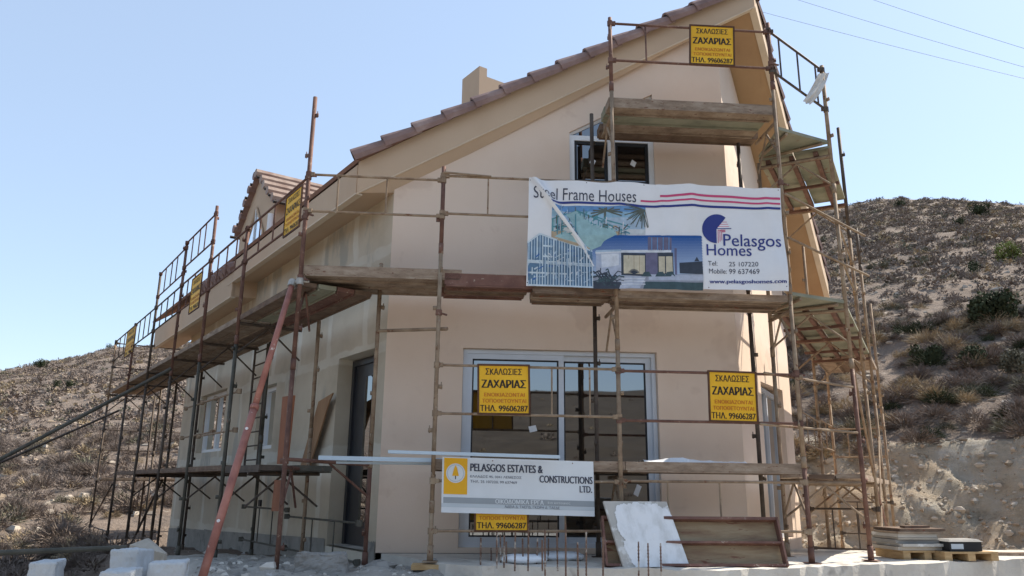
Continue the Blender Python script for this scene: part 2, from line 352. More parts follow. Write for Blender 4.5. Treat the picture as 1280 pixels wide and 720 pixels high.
rs = np.concatenate([[.4, 1.5, 3, 4.2], np.arange(5, 13, .14), np.arange(13, 15.4, .24), np.arange(15.4, 20, .10), np.arange(20, 40, .26), np.geomspace(40, 175, 130), np.geomspace(185, 1500, 24)])
A_, R_ = np.meshgrid(np.radians(azs), rs, indexing='ij')
X_, Y_ = R_*np.sin(A_), R_*np.cos(A_); Z_ = terrain_z(X_, Y_)
na, nr = A_.shape
idx = np.arange(na*nr).reshape(na, nr); nxt = np.roll(idx, -1, 0)
quads = np.stack([idx[:, :-1], idx[:, 1:], nxt[:, 1:], nxt[:, :-1]], -1).reshape(-1, 4)
me = bpy.data.meshes.new('hillside_ground')
vv = np.stack([X_, Y_, Z_], -1).reshape(-1, 3)
vv = np.concatenate([vv, [[0, 0, -.95]]])
tri = np.stack([idx[:, 0], np.roll(idx[:, 0], -1), np.full(na, na*nr)], -1)
def fill_mesh(me, v, quads, tris, mats, mi, smooth=False):
    me.vertices.add(len(v)); me.vertices.foreach_set('co', np.asarray(v, np.float32).ravel())
    nq, ntri = len(quads), len(tris)
    li = np.concatenate([np.asarray(quads).ravel(), np.asarray(tris).ravel()]).astype(np.int32)
    me.loops.add(len(li)); me.loops.foreach_set('vertex_index', li)
    me.polygons.add(nq+ntri)
    me.polygons.foreach_set('loop_start', np.concatenate([np.arange(nq)*4, nq*4+np.arange(ntri)*3]).astype(np.int32))
    for q in mats: me.materials.append(q)
    me.polygons.foreach_set('material_index', np.asarray(mi, np.int32))
    if smooth: me.polygons.foreach_set('use_smooth', np.ones(nq+ntri, bool))
    me.update(calc_edges=True); me.validate()
qc = vv[quads].mean(1); qr = np.hypot(qc[:, 0], qc[:, 1]); qa = np.degrees(np.arctan2(qc[:, 0], qc[:, 1]))
wob = 1.1*vnoise(qc[:, 0], qc[:, 1], 3.1, 3)+.7*vnoise(qc[:, 0], qc[:, 1], .7, 13)
mi = np.zeros(len(quads)+len(tri), int)
isb = (qa > 8) & (qa < 80) & (qr-wob > 14.8) & (qr-wob < 19.0); mi[:len(quads)][isb] = 1
isd = (qr < 12.5+2*wob) & (qc[:, 0] < 8); mi[:len(quads)][isd] = 2; mi[len(quads):] = 2
mi[:len(quads)][(np.abs(qa) > 62) & (qr > 14)] = 3
fill_mesh(me, vv, quads, tri, [M['earth'], M['bank'], M['dirt'], M['refl_dark']], mi, True)
ter = bpy.data.objects.new('hillside_ground', me); COL.objects.link(ter); tag(ter, kind='structure')

# ---- concrete terrace the house stands on
def slab_z(x, y): return -.05*max(0, y-9.3)*(1 if x > 2 else 0)
fr = [V(-.62, 8.08, 0), V(.7, 7.9, 0), V(2.0, 7.74, 0), V(4.1, 8.64, 0), V(6.15, 9.50, 0), V(9.5, 10.95, 0)]
mb = MB()
topo = [V(9.2, 13.5, -.2), V(5.0, 13.75, -.21)]
inner = [V(-1.45, 9.15, 0), V(2.6, 9.5, 0), V(4.3, 12.3, -.14)]
fr2 = []                                             # chip and roughen the front edge
for a, b in zip(fr[:-1], fr[1:]):
    nseg = int(np.linalg.norm(b-a)/.12)
    for i in range(nseg): q = a+(b-a)*i/nseg; fr2.append(q+V(random.uniform(-.015, .015), random.uniform(-.03, .02), random.uniform(-.012, .008)))
fr2.append(fr[-1])
bk = [V(-1.45, 9.2, 0)]+[V(-1.4+4.2*i/20, 9.22+.3*i/20, 0) for i in range(1, 21)]+[V(2.8+1.5*i/8, 9.52+2.9*i/8, -.14*i/8) for i in range(1, 9)]+[V(5.0, 13.75, -.21), V(9.2, 13.5, -.2)]
# strip triangulation front row / back row by parameter
n1, n2 = len(fr2), len(bk); i = j = 0; vs = fr2+bk; fs = []
while i < n1-1 or j < n2-1:
    if j == n2-1 or (i < n1-1 and i/(n1-1) <= j/(n2-1)): fs.append((i, i+1, n1+j)); i += 1
    else: fs.append((i, n1+j+1, n1+j)); j += 1
mb.add(vs, fs, 'concrete')
for a, b in zip(fr2[:-1], fr2[1:]): mb.quad(a-UZ*1.1, b-UZ*1.1, b, a, 'concrete')
mb.quad(fr2[0]-UZ*1.1, fr2[0], bk[0], bk[0]-UZ*1.1, 'concrete')
for a, b in ((bk[-1], fr2[-1]), (bk[-2], bk[-1])): mb.quad(a-UZ, b-UZ, b, a, 'concrete')
tag(mb.build('concrete_terrace'), kind='structure')
mb = MB(); mb.poly([P0+FN*-.02+UZ*.004, WC+UZ*.004-FN*.02, VC-RN*.02+UZ*.004, V(-1.0, 22.4, .004), QC-LN*.02+UZ*.004], 'concrete')
tag(mb.build('floor'), kind='structure')

# ================================================================== HOUSE
house = thing('house', 'unfinished pink-beige house with pointed prow gable behind the scaffolding', 'house', P0)
ZE = 4.42                                           # wall top at the eaves corner
RSLOPE = .565
def front_top(s): return ZE+(s+.05)*(7.28-ZE)/FLEN
def right_top(s): return 7.28-s*.53
def holed_wall(mbq, o, d, nrm, length, top, holes, mat, zb=0.0, depth=.22, breaks=()):
    xs = sorted(set([0, length]+[h[0] for h in holes]+[h[1] for h in holes]+list(breaks)))
    for a, b in zip(xs[:-1], xs[1:]):
        segs = [(zb if not callable(zb) else None, None)]
        hs = sorted([h for h in holes if h[0] <= a+1e-6 and h[1] >= b-1e-6], key=lambda h: h[2])
        f = lambda s, z: o+d*s+UZ*z
        za, zb_ = (zb, zb) if not callable(zb) else (zb(a), zb(b))
        for h in hs:
            mbq.quad(f(a, za), f(b, zb_), f(b, h[2]), f(a, h[2]), mat)
            ht = lambda s: h[3]+(h[4]-h[3])*(s-h[0])/(h[1]-h[0])
            za, zb_ = ht(a), ht(b)
        mbq.quad(f(a, za), f(b, zb_), f(b, top(b)), f(a, top(a)), mat)
    for h in holes:                                  # reveals
        c = [o+d*h[0]+UZ*h[2], o+d*h[1]+UZ*h[2], o+d*h[1]+UZ*h[4], o+d*h[0]+UZ*h[3]]
        for i in range(4):
            a, b = c[i], c[(i+1) % 4]; mbq.quad(a, b, b-nrm*depth, a-nrm*depth, mat)
# front wall with sliding window and the upper trapezoid window
s_of = lambda q: float((q-P0)@FD)
WIN = (s_of(on_v(577.5, 500, P0, HF)), s_of(on_v(823, 500, P0, HF)), .06, 2.40, 2.40)
UWIN = (s_of(on_v(712, 200, P0, HF)), s_of(on_v(818, 200, P0, HF)), 4.60, 5.36, 5.98)
mb = MB(); holed_wall(mb, P0, FD, FN, FLEN, front_top, [WIN, UWIN], 'stucco'); tag(mb.build('wall', house), 'pink-beige painted gable wall')
DOOR = (.33, 1.46, -.02, 2.42, 2.42)
LWIN = (6.95, 8.9, 1.35, 2.55, 2.55)
mb = MB(); holed_wall(mb, P0-LD*0, LD, LN, LLEN, lambda s: 4.6, [DOOR, LWIN, (4.0, 4.9, 1.3, 2.35, 2.35)], 'render', zb=lambda s: -.35-.09*s if not (DOOR[0]-.01 < s < DOOR[1]-.01) else -.4, depth=.26)
tag(mb.build('wall', house), 'grey unpainted render wall with lighter joint bands')
# house above the back half of the left wall is closed by the roof; right wall with its glazed door
RDOOR = (1.55, 3.6, .02, 2.25, 2.35)
mb = MB(); holed_wall(mb, WC, RD, RN, RLEN, right_top, [RDOOR], 'stucco', zb=-.25, depth=.2); tag(mb.build('wall', house), 'sunlit pale wall right of the gable edge')
BK = V(-1.0, 22.4, 0)
mb = MB()
for a, b in ((VC, BK), (BK, QC)): mb.quad(a-UZ*1.2, b-UZ*1.2, b+UZ*4.6, a+UZ*4.6, 'stucco')
tag(mb.build('wall', house), 'plain back wall')
o = P0+LN*.012
for a, b in ((.0, .3), (1.5, 10.5)):
    n_ = 12; mb = MB()
    for i in range(n_):
        s0, s1 = a+(b-a)*i/n_, a+(b-a)*(i+1)/n_
        mb.quad(o+LD*s0-UZ*1.2, o+LD*s1-UZ*1.2, o+LD*s1+UZ*(.12-.032*s1+random.uniform(-.02, .02)), o+LD*s0+UZ*(.12-.032*s0), 'plinth')
    mb.build('plinth', house)

# ---- roof
T = P0+FN*.12+FD*4.92                                # roof tip above the prow
KINK = P0+FN*.12-FD*.46                              # eaves corner
ZLT, ZLK, FH = 7.37, 4.33, .42
T_l, K_l = T+UZ*ZLT, KINK+UZ*ZLK
RTL = 5.7; TR = T+hd(29.3)*RTL; ZRR = ZLT-RTL*.535
K2 = KINK+LD*5.75                                    # the main eave ends here, a lower one goes on
def fascia_board(mbq, a, b, nrm, h, th=.06):
    mbq.hexa([a, b, b-nrm*th, a-nrm*th], [a+UZ*h, b+UZ*h, b-nrm*th+UZ*h, a-nrm*th+UZ*h], 'fascia')
mb = MB(); fascia_board(mb, K_l, T_l, FN, FH); mb.hexa([K_l-UZ*.02+FN*.004, T_l-UZ*.02+FN*.004, T_l-UZ*.02-FN*.075, K_l-UZ*.02-FN*.075], [K_l-UZ*.003+FN*.012, T_l-UZ*.003+FN*.012, T_l-UZ*.003-FN*.075, K_l-UZ*.003-FN*.075], 'trim'); mb.build('fascia', house)
mb = MB(); a, b = K_l, K2+UZ*ZLK; fascia_board(mb, a+LD*.03, b, LN, FH-.03); mb.box(a-UZ*.02+LN*.012, b-a, -LN*.09, UZ*.017, 'trim'); mb.build('fascia', house)
mb = MB(); b = TR+UZ*ZRR; fascia_board(mb, T_l+RD*.03, b, RN, FH); mb.hexa([T_l-UZ*.02+RN*.015, b-UZ*.02+RN*.015, b-UZ*.02-RN*.08, T_l-UZ*.02-RN*.08], [q+UZ*.017 for q in (T_l-UZ*.02+RN*.015, b-UZ*.02+RN*.015, b-UZ*.02-RN*.08, T_l-UZ*.02-RN*.08)], 'trim'); mb.build('fascia', house)
E2a = P0+LN*.46+LD*5.6; E2b = P0+LN*.46+LD*12.5
mb = MB(); fascia_board(mb, E2a+UZ*4.05, E2b+UZ*4.05, LN, .5); mb.box(E2a+UZ*4.03+LN*.012, E2b-E2a, -LN*.09, UZ*.017, 'trim'); mb.quad(E2b+UZ*4.05, E2b+UZ*4.55, E2b-LN*2.5+UZ*6.1, E2b-LN*2.5+UZ*5.6, 'fascia'); mb.build('fascia', house)
# soffits
mb = MB()
P0S = P0+UZ*4.40; mb.quad(K_l, T_l, P0+FD*(FLEN+.02)+UZ*7.27-FN*.03, P0S-FN*.03, 'fascia')
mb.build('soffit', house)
mb = MB(); mb.quad(K_l, K2+UZ*ZLK, P0+LD*5.75+UZ*(ZLK+.06)-LN*.03, P0S-LN*.03, 'fascia'); mb.prism([K2+UZ*(ZLK+.002)-LD*.01-LN*.03, K2+UZ*(ZLK+FH-.04)-LD*.01-LN*.03, P0+LD*5.74-LN*.02+UZ*(ZLK+.72), P0+LD*5.74-LN*.02+UZ*(ZLK+.05)], -LD*.05, 'fascia'); mb.prism([E2a+UZ*4.052-LN*.02, E2a+UZ*4.60-LN*.02, P0+LD*5.6-LN*.02+UZ*5.0, P0+LD*5.6-LN*.02+UZ*4.08], LD*.03, 'fascia'); mb.quad(E2a+UZ*4.07, E2b+UZ*4.07, P0+LD*12.5+UZ*4.1-LN*.1, P0+LD*5.6+UZ*4.1-LN*.1, 'fascia'); mb.quad(E2b+UZ*4.07, E2b+UZ*4.07-LN*2.5+UZ*1.5, P0+LD*10.5-LN*2+UZ*5.6, P0+LD*10.5+UZ*4.1, 'fascia')
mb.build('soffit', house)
mb = MB(); mb.quad(T_l-RN*.05+UZ*.01, TR+UZ*(ZRR+.01)-RN*.05, WC+RD*(RTL-.3)+UZ*(7.33-.53*(RTL-.3))-RN*.03, WC+UZ*7.33-RN*.03, 'soffit')
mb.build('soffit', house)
# roof planes
mb = MB()
ridge0 = T_l+UZ*(FH+.02); ridge1 = ridge0+LD*12.8
eave0 = K_l+UZ*(FH+.005); eave1 = eave0+LD*12.8
re0 = TR+UZ*(ZRR+FH+.02); re1 = re0+LD*8
for a, b, c, d in ((eave0, ridge0, ridge1, eave1), (ridge0, re0, re1, ridge1)):
    nn = np.cross(b-a, d-a); nn /= np.linalg.norm(nn); nn = nn if nn[2] > 0 else -nn
    mb.hexa([a, b, c, d] if np.cross(b-a, d-a)[2] > 0 else [d, c, b, a], [q+nn*.05 for q in ([a, b, c, d] if np.cross(b-a, d-a)[2] > 0 else [d, c, b, a])], 'roof')
roof = mb.build('roof', house)
# barrel tiles along the two rakes, each overlapping the one below it
def tile_row(p, q, side, name, sp_=.43):
    mbq = MB(); L = np.linalg.norm(q-p); d = (q-p)/L; n_ = int(round(L/sp_)); st = L/n_
    up = np.cross(side, d); up = up if up[2] > 0 else -up; up /= np.linalg.norm(up)
    for k in range(n_):
        a = p+d*(st*k-.05); b = p+d*(st*(k+1)+.02)
        jit = random.uniform(-.006, .006); seg = 9
        rings = []
        for c, r, lift in ((a, .142, .028+jit), (b, .106, .0)):
            rings.append([c+side*(math.cos(t)*r)+up*(math.sin(t)*r*.95+lift) for t in np.linspace(-.55, math.pi+.3, seg)])
        for c, r, lift in ((a, .118, .022+jit),):
            rings.append([c+side*(math.cos(t)*r)+up*(math.sin(t)*r*.95+lift) for t in np.linspace(-.55, math.pi+.3, seg)])
        vs = rings[0]+rings[1]+rings[2]; fs = [(i, i+1, i+1+seg, i+seg) for i in range(seg-1)]+[(i+1, i, i+2*seg, i+1+2*seg) for i in range(seg-1)]
        mbq.add(vs, fs, 'tile')
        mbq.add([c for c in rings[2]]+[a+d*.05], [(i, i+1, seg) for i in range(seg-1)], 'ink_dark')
    return mbq.build(name, house)
tile_row(K_l+UZ*(FH+.035)+FN*.0+FD*.0, T_l+UZ*(FH+.055)+FN*.0+FD*.3, FN, 'rake_tile_row')
tile_row(TR+UZ*(ZRR+FH+.03)-RN*.09, T_l+UZ*(FH+.05)-RN*.09-RD*.2, RN, 'rake_tile_row')
mb = MB()                                             # tile ends along the lower eave
for k in range(11):
    c = E2a+LD*(.25*k+.1)+UZ*4.58; mb.tube(c+LN*.08, c-LN*.8+UZ*.5, .1, 'tile', 8)
mb.build('eave_tile_row', house)
# chimney
cc = V(-.66, 13.0, 0)
mb = MB(); mb.box(cc+UZ*6.3, LD*.62, -LN*.75, UZ*(8.27-6.3), 'fascia'); mb.box(cc+UZ*8.27, LD*.62, -LN*.17, UZ*.17, 'fascia')
mb.build('chimney', house)
# dormer
dorm = bpy.data.objects.new('dormer', None); COL.objects.link(dorm); dorm.parent = house
def DP(s, z, off=0): return P0+LD*s+LN*off+UZ*z
mb = MB(); mb.prism([DP(4.92, 4.6, .02), DP(7.1, 4.6, .02), DP(7.1, 5.8, .02), DP(6.0, 6.62, .02), DP(4.92, 5.82, .02)], -LN*2.6, 'fascia'); mb.build('wall', dorm)
mb = MB()
for s_e in (4.74, 7.16):
    mb.prism([DP(s_e, 5.68, .12), DP(6.0, 6.64, .12), DP(6.0, 6.70, .12), DP(s_e, 5.75, .12)], -LN*3.0, 'tile')
    for k in range(5):                                # overlapping courses running along the ridge
        t = (k+.35)/4.6; a = DP(6.0+(s_e-6)*t, 6.72+(5.76-6.72)*t, .15+random.uniform(-.02, .02))
        mb.tube(a, a-LN*2.9-UZ*.01, .088, 'tile_light' if s_e < 6 else 'tile', 8)
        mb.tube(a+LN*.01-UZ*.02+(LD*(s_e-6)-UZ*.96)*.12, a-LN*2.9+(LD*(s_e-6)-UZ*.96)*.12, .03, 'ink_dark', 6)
mb.build('roof', dorm)
mb = MB(); c = [DP(5.45, 5.0, .05), DP(6.55, 5.0, .05), DP(6.55, 5.35, .05), DP(6.0, 5.98, .05), DP(5.45, 5.35, .05)]
cen = sum(c)/5
mb.poly([q-LN*.015 for q in c], 'glass_blue')
for i in range(5): mb.tube(c[i], c[(i+1) % 5], .022, 'fascia', 6)
mb.tube(DP(6, 5.0, .05), DP(6, 5.98, .05), .014, 'white', 6)
mb.build('window', dorm)
mb = MB(); mb.tube(DP(4.86, 5.05, .10), DP(4.86, 5.5, .10), .05, 'white', 10); mb.build('downpipe', dorm)

# ---- windows and doors
def frame_rect(mbq, o, d, nrm, s0, s1, z0, z1, wd, dp, back, mat):
    f = lambda s, z: o+d*s+UZ*z-nrm*back
    for a, b, c, e in ((s0, s1, z0, z0+wd), (s0, s1, z1-wd, z1), (s0, s0+wd, z0+wd, z1-wd), (s1-wd, s1, z0+wd, z1-wd)):
        mbq.box(f(a, c), d*(b-a), -nrm*dp, UZ*(e-c), mat)
sl = bpy.data.objects.new('window', None); COL.objects.link(sl); sl.parent = house; sl['label'] = 'wide two-leaf sliding window at ground level'
s0, s1, z0, z1, _ = WIN; s0 += .004; s1 -= .004; mid = s_of(on_v(702, 560, P0-FN*.1, HF))
mb = MB(); frame_rect(mb, P0, FD, FN, s0, s1, z0, z1-.004, .05, .12, .07, 'alu'); mb.box(P0+FD*(s0-.02)+UZ*(z1+.002)-FN*.06, FD*(s1-s0+.02), -FN*.10, UZ*.06, 'fascia'); mb.build('frame', sl)
for a, b, bk_ in ((s0+.05, mid+.03, .085), (mid-.03, s1-.05, .13)):
    mb = MB(); frame_rect(mb, P0, FD, FN, a, b, z0+.05, z1-.055, .065, .04, bk_, 'alu'); frame_rect(mb, P0, FD, FN, a+.065, b-.065, z0+.115, z1-.12, .018, .03, bk_+.006, 'blackbox'); sa = mb.build('sash', sl)
    mb = MB(); f = lambda s, z: P0+FD*s+UZ*z-FN*(bk_+.02)
    mb.quad(f(a+.083, z0+.133), f(b-.083, z0+.133), f(b-.083, z1-.138), f(a+.083, z1-.138), 'glass'); mb.build('pane', sl)
    mb = MB(); px = (666, 536) if bk_ < .1 else (797, 613)
    q = on_v(px[0], px[1], P0-FN*(bk_+.016), HF); ex, ez = FD*.09+UZ*.02, UZ*.07-FD*.02
    if bk_ > .1: ex, ez = FD*.055-UZ*.03, UZ*.12+FD*.05
    mb.quad(q-ex/2-ez/2, q+ex/2-ez/2, q+ex/2+ez/2, q-ex/2+ez/2, 'white'); mb.build('sticker', sl)
uw = bpy.data.objects.new('window', None); COL.objects.link(uw); uw.parent = house; uw['label'] = 'white upper window with sloping top under the high scaffold deck'
s0, s1, z0, za, zb = UWIN
mb = MB(); frame_rect(mb, P0, FD, FN, s0, s1, z0, za-.03, .07, .1, .03, 'white'); md = (s0+s1)/2
mb.box(P0+FD*(md-.05)+UZ*(z0+.07)-FN*.035, FD*.1, -FN*.09, UZ*(za-z0-.17), 'white')
for a, b in (((s0, za-.03), (s0, za)), ((s0, za), (s1, zb)), ((s1, zb), (s1, za-.03))):
    pa, pb = P0+FD*a[0]+UZ*a[1]-FN*.08, P0+FD*b[0]+UZ*b[1]-FN*.08; mb.tube(pa, pb, .035, 'white', 6)
mb.build('frame', uw)
for a, b in ((s0+.07, md-.05), (md+.05, s1-.07)):
    mb = MB(); frame_rect(mb, P0, FD, FN, a+.002, b-.002, z0+.072, za-.102, .035, .05, .05, 'blackbox'); f = lambda s, z: P0+FD*s+UZ*z-FN*.075
    mb.quad(f(a+.03, z0+.1), f(b-.03, z0+.1), f(b-.03, za-.13), f(a+.03, za-.13), 'glass_dark'); mb.build('pane', uw)
    q = P0+FD*((a+b)/2-.02)+UZ*(z0+.36)-FN*.07; mb = MB(); mb.quad(q, q+FD*.06-UZ*.04, q+FD*.09+UZ*.03, q+FD*.03+UZ*.07, 'white'); mb.build('sticker', uw)
mb = MB(); f = lambda s, z: P0+FD*s+UZ*z-FN*.08; mb.quad(f(s0+.03, za-.03), f(s1-.03, za-.03), f(s1-.03, zb-.03), f(s0+.03, za), 'glass_dark'); mb.build('pane', uw)
# left door in a deep reveal
dr = bpy.data.objects.new('door', None); COL.objects.link(dr); dr.parent = house
dw = DOOR[1]-DOOR[0]; fo = P0+LD*DOOR[0]-LN*.2
mb = MB()
for a, b, c, e in ((.02, .09, 0, 2.4), (dw-.09, dw-.02, 0, 2.4), (.09, dw-.09, 2.32, 2.4)): mb.box(fo+LD*a+UZ*c, LD*(b-a), -LN*.08, UZ*(e-c), 'darkdoor')
mb.build('frame', dr)
mb = MB(); mb.box(fo+LD*.09-LN*.03, LD*(dw-.18), -LN*.045, UZ*2.32, 'darkdoor'); mb.build('leaf', dr)
mb = MB(); mb.box(fo+LD*.30-LN*.02+UZ*.5, LD*.07, -LN*.03, UZ*1.5, 'alu'); mb.build('handle', dr)
mb = MB(); mb.box(fo+LD*.5-LN*.026+UZ*.3, LD*.2, -LN*.02, UZ*1.85, 'glass_dark'); mb.build('pane', dr)
# left wall windows
for (s0, s1, z0, z1, _) in (LWIN, (4.0, 4.9, 1.3, 2.35, 2.35)):
    wn = bpy.data.objects.new('window', None); COL.objects.link(wn); wn.parent = house
    mb = MB(); frame_rect(mb, P0, LD, LN, s0+.003, s1-.003, z0+.003, z1-.003, .07, .08, .12, 'white')
    if s1-s0 > 1.2: mb.box(P0+LD*((s0+s1)/2-.05)+UZ*(z0+.07)-LN*.12, LD*.1, -LN*.08, UZ*(z1-z0-.14), 'white')
    mb.build('frame', wn)
    mb = MB(); f = lambda s, z: P0+LD*s+UZ*z-LN*.16; mb.quad(f(s0+.06, z0+.06), f(s1-.06, z0+.06), f(s1-.06, z1-.06), f(s0+.06, z1-.06), 'glass_blue'); mb.build('pane', wn)
# right glazed door
rdv = bpy.data.objects.new('door', None); COL.objects.link(rdv); rdv.parent = house; rdv['label'] = 'glazed door with grey frame in the sunlit wall'
mb = MB(); frame_rect(mb, WC, RD, RN, RDOOR[0]+.003, RDOOR[1]-.003, .024, 2.25, .07, .08, .1, 'alu'); mb.box(WC+RD*(RDOOR[0]+1)+UZ*.1-RN*.1, RD*.08, -RN*.08, UZ*2.08, 'alu'); mb.build('frame', rdv)
mb = MB(); f = lambda s, z: WC+RD*s+UZ*z-RN*.14; mb.quad(f(RDOOR[0]+.06, .08), f(RDOOR[1]-.06, .08), f(RDOOR[1]-.06, 2.2), f(RDOOR[0]+.06, 2.2), 'glass'); mb.build('pane', rdv)
mb = MB(); q = on_v(327, 633, P0, HL); mb.box(q, LD*.1, LN*.03, UZ*.1, 'blackbox'); mb.build('socket_box', house)

# ================================================================== SCAFFOLD
RT = .0242
def post(parent, xy, segs, label=None, plate=True, lean=(0, 0)):       # segs: [(z0, z1, material)]
    mbq = MB(); x, y = xy
    for k, (a, b, mt) in enumerate(segs):
        p, q = V(x, y, a), V(x+lean[0]*(b-a), y+lean[1]*(b-a), b)
        mbq.tube(p, q, RT*random.uniform(.97, 1.04), mt, 10)
        if k: mbq.tube(p-UZ*.07, p+UZ*.05, RT*1.18, mt, 10)
        z = a+.25+random.uniform(0, .2)
        while z < b-.1:                                # wedge pockets
            t = random.uniform(0, 6.28); c = V(x, y, z); dd = V(math.cos(t), math.sin(t), 0)
            mbq.cbox(c+dd*(RT+.018), dd*.05, np.cross(UZ, dd)*.014, UZ*.045, mt)
            if random.random() < .45: mbq.tube(c+dd*(RT+.03)-UZ*.03, c+dd*(RT+.03)+UZ*.05, .006, mt, 5)
            z += random.uniform(.42, .55)
    if plate:
        mbq.cbox(V(x, y, segs[0][0]+.004), V(.15, 0, 0), V(0, .15, 0), UZ*.008, segs[0][2])
        mbq.tube(V(x, y, segs[0][0]), V(x, y, segs[0][0]+.16), RT*1.35, segs[0][2], 10)
    o = mbq.build('post', parent, True)
    for pl in o.data.polygons: pl.use_smooth = True
    if label: o['label'] = label
    return o
def rail_frame(parent, a, b, ztop, zbot, posts, mat, r=.014, label=None, ext=0.0, drop=0.0):
    """guard frame: two horizontal tubes and uprights; a and b are plan points, posts are fractions"""
    mbq = MB(); d = b-a
    sag = random.uniform(-.012, .012)-drop
    for z in (ztop, zbot):
        p, q = V(a[0], a[1], z), V(b[0], b[1], z+sag); mbq.tube(p, q+d*ext, r*1.15, mat, 7)
        for e in (p, q): mbq.tube(e-UZ*.032, e+UZ*.032, .034, mat, 8); mbq.cbox(e+d/np.linalg.norm(d)*.045*(1 if e is p else -1), V(.045, 0, 0), V(0, .045, 0), UZ*.045, mat)
    for f in posts: mbq.tube(V(*(a+d*f)[:2], zbot+sag*f), V(*(a+d*f)[:2], ztop+sag*f), r*.8, mat, 6)
    o = mbq.build('guard_rail', parent)
    if label: o['label'] = label
    return o
def tube_part(parent, name, p, q, r, mat, label=None):
    mbq = MB(); mbq.tube(p, q, r, mat, 8); o = mbq.build(name, parent, False)
    if label: o['label'] = label
    return o
def deck(parent, a, b, inward, wdt, z, mats, n=4, th=.045, label=None, joists=None):
    """planks between plan points a and b, laid side by side from the outer edge inward"""
    mbq = MB(); d = b-a; L = np.linalg.norm(d); d = d/L; pw = wdt/n
    for k in range(n):
        mt = mats[k % len(mats)]; o = V(a[0], a[1], z)+inward*(k*pw+.006)+UZ*random.uniform(-.006, .006)
        e0, e1 = random.uniform(-.06, .05), random.uniform(-.05, .06)
        mbq.box(o+d*e0, d*(L+e1-e0), inward*(pw-.012), UZ*th, mt)
        if joists is None:
            mbq.box(o+d*(e0+.02)-UZ*.02, d*(L+e1-e0-.04), inward*.02, UZ*.018, mt)     # folded edge of the board
            mbq.box(o+d*(e0+.02)-UZ*.02+inward*(pw-.034), d*(L+e1-e0-.04), inward*.02, UZ*.018, mt)
    ob = mbq.build('deck', parent)
    if label: ob['label'] = label
    if joists:
        for k in range(joists):
            mbq = MB(); o = V(a[0], a[1], z-.062)+inward*(wdt*(k+.5)/joists); mbq.box(o, d*L, inward*.055, UZ*.06, 'rust'); mbq.build('joist', ob)
        for t in (0.01, .5, .97):
            mbq = MB(); mbq.box(V(a[0], a[1], z-.10)+d*(L*t), d*.045, inward*wdt, UZ*.036, 'rust'); mbq.build('cross_bar', ob)
    return ob
def bracket(parent, o, inward, wdt, z, mat, drop=.42):
    """transom from outer to inner post with a knee brace"""
    a, b = V(o[0], o[1], z), V(o[0], o[1], z)+inward*wdt
    tube_part(parent, 'transom', a, b, .02, mat)
    tube_part(parent, 'brace', a+inward*wdt*.42, b-UZ*drop, .013, mat)
    tube_part(parent, 'brace', a+inward*wdt*.5, a-UZ*drop, .013, mat)

PLA = on_v(345, 715, SP, HF); PLA[2] = 0
PLB = on_v(537, 712, SP, HF); PLB[2] = 0
PLC = on_v(778, 690, SP, HF); PLC[2] = 0
PLD = on_v(1015, 705, SP, HF); PLD[2] = 0
FI = 0.62                                             # outer to inner row
fs_ = thing('scaffold', 'rusty tube scaffold across the pink-beige gable with the wide banner on it', 'scaffold', PLB)
post(fs_, PLA[:2], [(-.32, 2.0, 'rust'), (2.0, 5.14, 'rust')], 'tall red-brown post at the left corner')
post(fs_, PLB[:2], [(-.0, .55, 'dusty'), (.55, 3.35, 'dusty'), (3.35, 4.33, 'rust')])
post(fs_, PLC[:2], [(0, 2.3, 'dusty'), (2.3, 5.48, 'dusty'), (5.48, 6.42, 'rust')])
post(fs_, PLD[:2], [(-.0, 1.05, 'rust'), (1.05, 3.0, 'dusty'), (3.0, 5.6, 'dusty'), (5.6, 6.47, 'rust')])
I0 = on_v(461, 612, P0+FN*.42, HF); I1 = on_v(747, 612, P0+FN*.42, HF); I2 = on_v(952, 612, P0+FN*.42, HF)
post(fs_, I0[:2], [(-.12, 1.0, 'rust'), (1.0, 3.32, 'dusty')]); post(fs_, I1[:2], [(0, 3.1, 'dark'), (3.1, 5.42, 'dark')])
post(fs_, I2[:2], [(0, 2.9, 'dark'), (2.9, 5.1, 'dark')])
IN = -FN
# decks
deck(fs_, PLB+FD*.02, PLC, IN, FI, .93, ['plank', 'plank_dark'], 3, .09)
deck(fs_, PLC+FD*.03, PLD, IN, FI, .93, ['plank', 'plank_dark'], 3, .09)
deck(fs_, PLA, PLB+FD*.22, IN, .8, 3.0, ['plank', 'plank'], 3, .10)
deck(fs_, PLB+FD*.03, PLB+FD*1.02, IN, FI, 2.93, ['steel_red', 'plank_dark'], 3, .13, 'red-brown steel deck beside the banner'); deck(fs_, PLB+FD*1.08, PLC, IN, FI, 2.88, ['plank_dark', 'plank'], 3, .06)
deck(fs_, PLC+FD*.02, PLD, IN, FI, 2.86, ['plank', 'plank_dark'], 3, .06)
deck(fs_, PLC-FD*.02, PLD+FD*.02, IN, .92, 5.22, ['plank', 'plank_green', 'plank', 'plank_dark'], 4, .11, 'highest deck, mossy green and brown planks')
for (p, zs, mt) in ((PLB, (.86, 2.72), 'dusty'), (PLC, (.86, 2.74, 5.1), 'dusty'), (PLD, (.86, 2.74, 5.1), 'dusty'), (PLA, (.92, 2.92), 'rust')):
    for z in zs: bracket(fs_, p, IN, FI if p is not PLA else .75, z, mt)
tube_part(fs_, 'transom', V(*PLA[:2], 1.0), V(*I0[:2], .97), .02, 'rust'); tube_part(fs_, 'brace', V(*((PLA+I0)/2)[:2], .97), V(*I0[:2], .62), .014, 'rust')
tube_part(fs_, 'transom', V(*I0[:2], 2.5), V(*PLB[:2], 2.42)+FD*.1, .02, 'dusty')
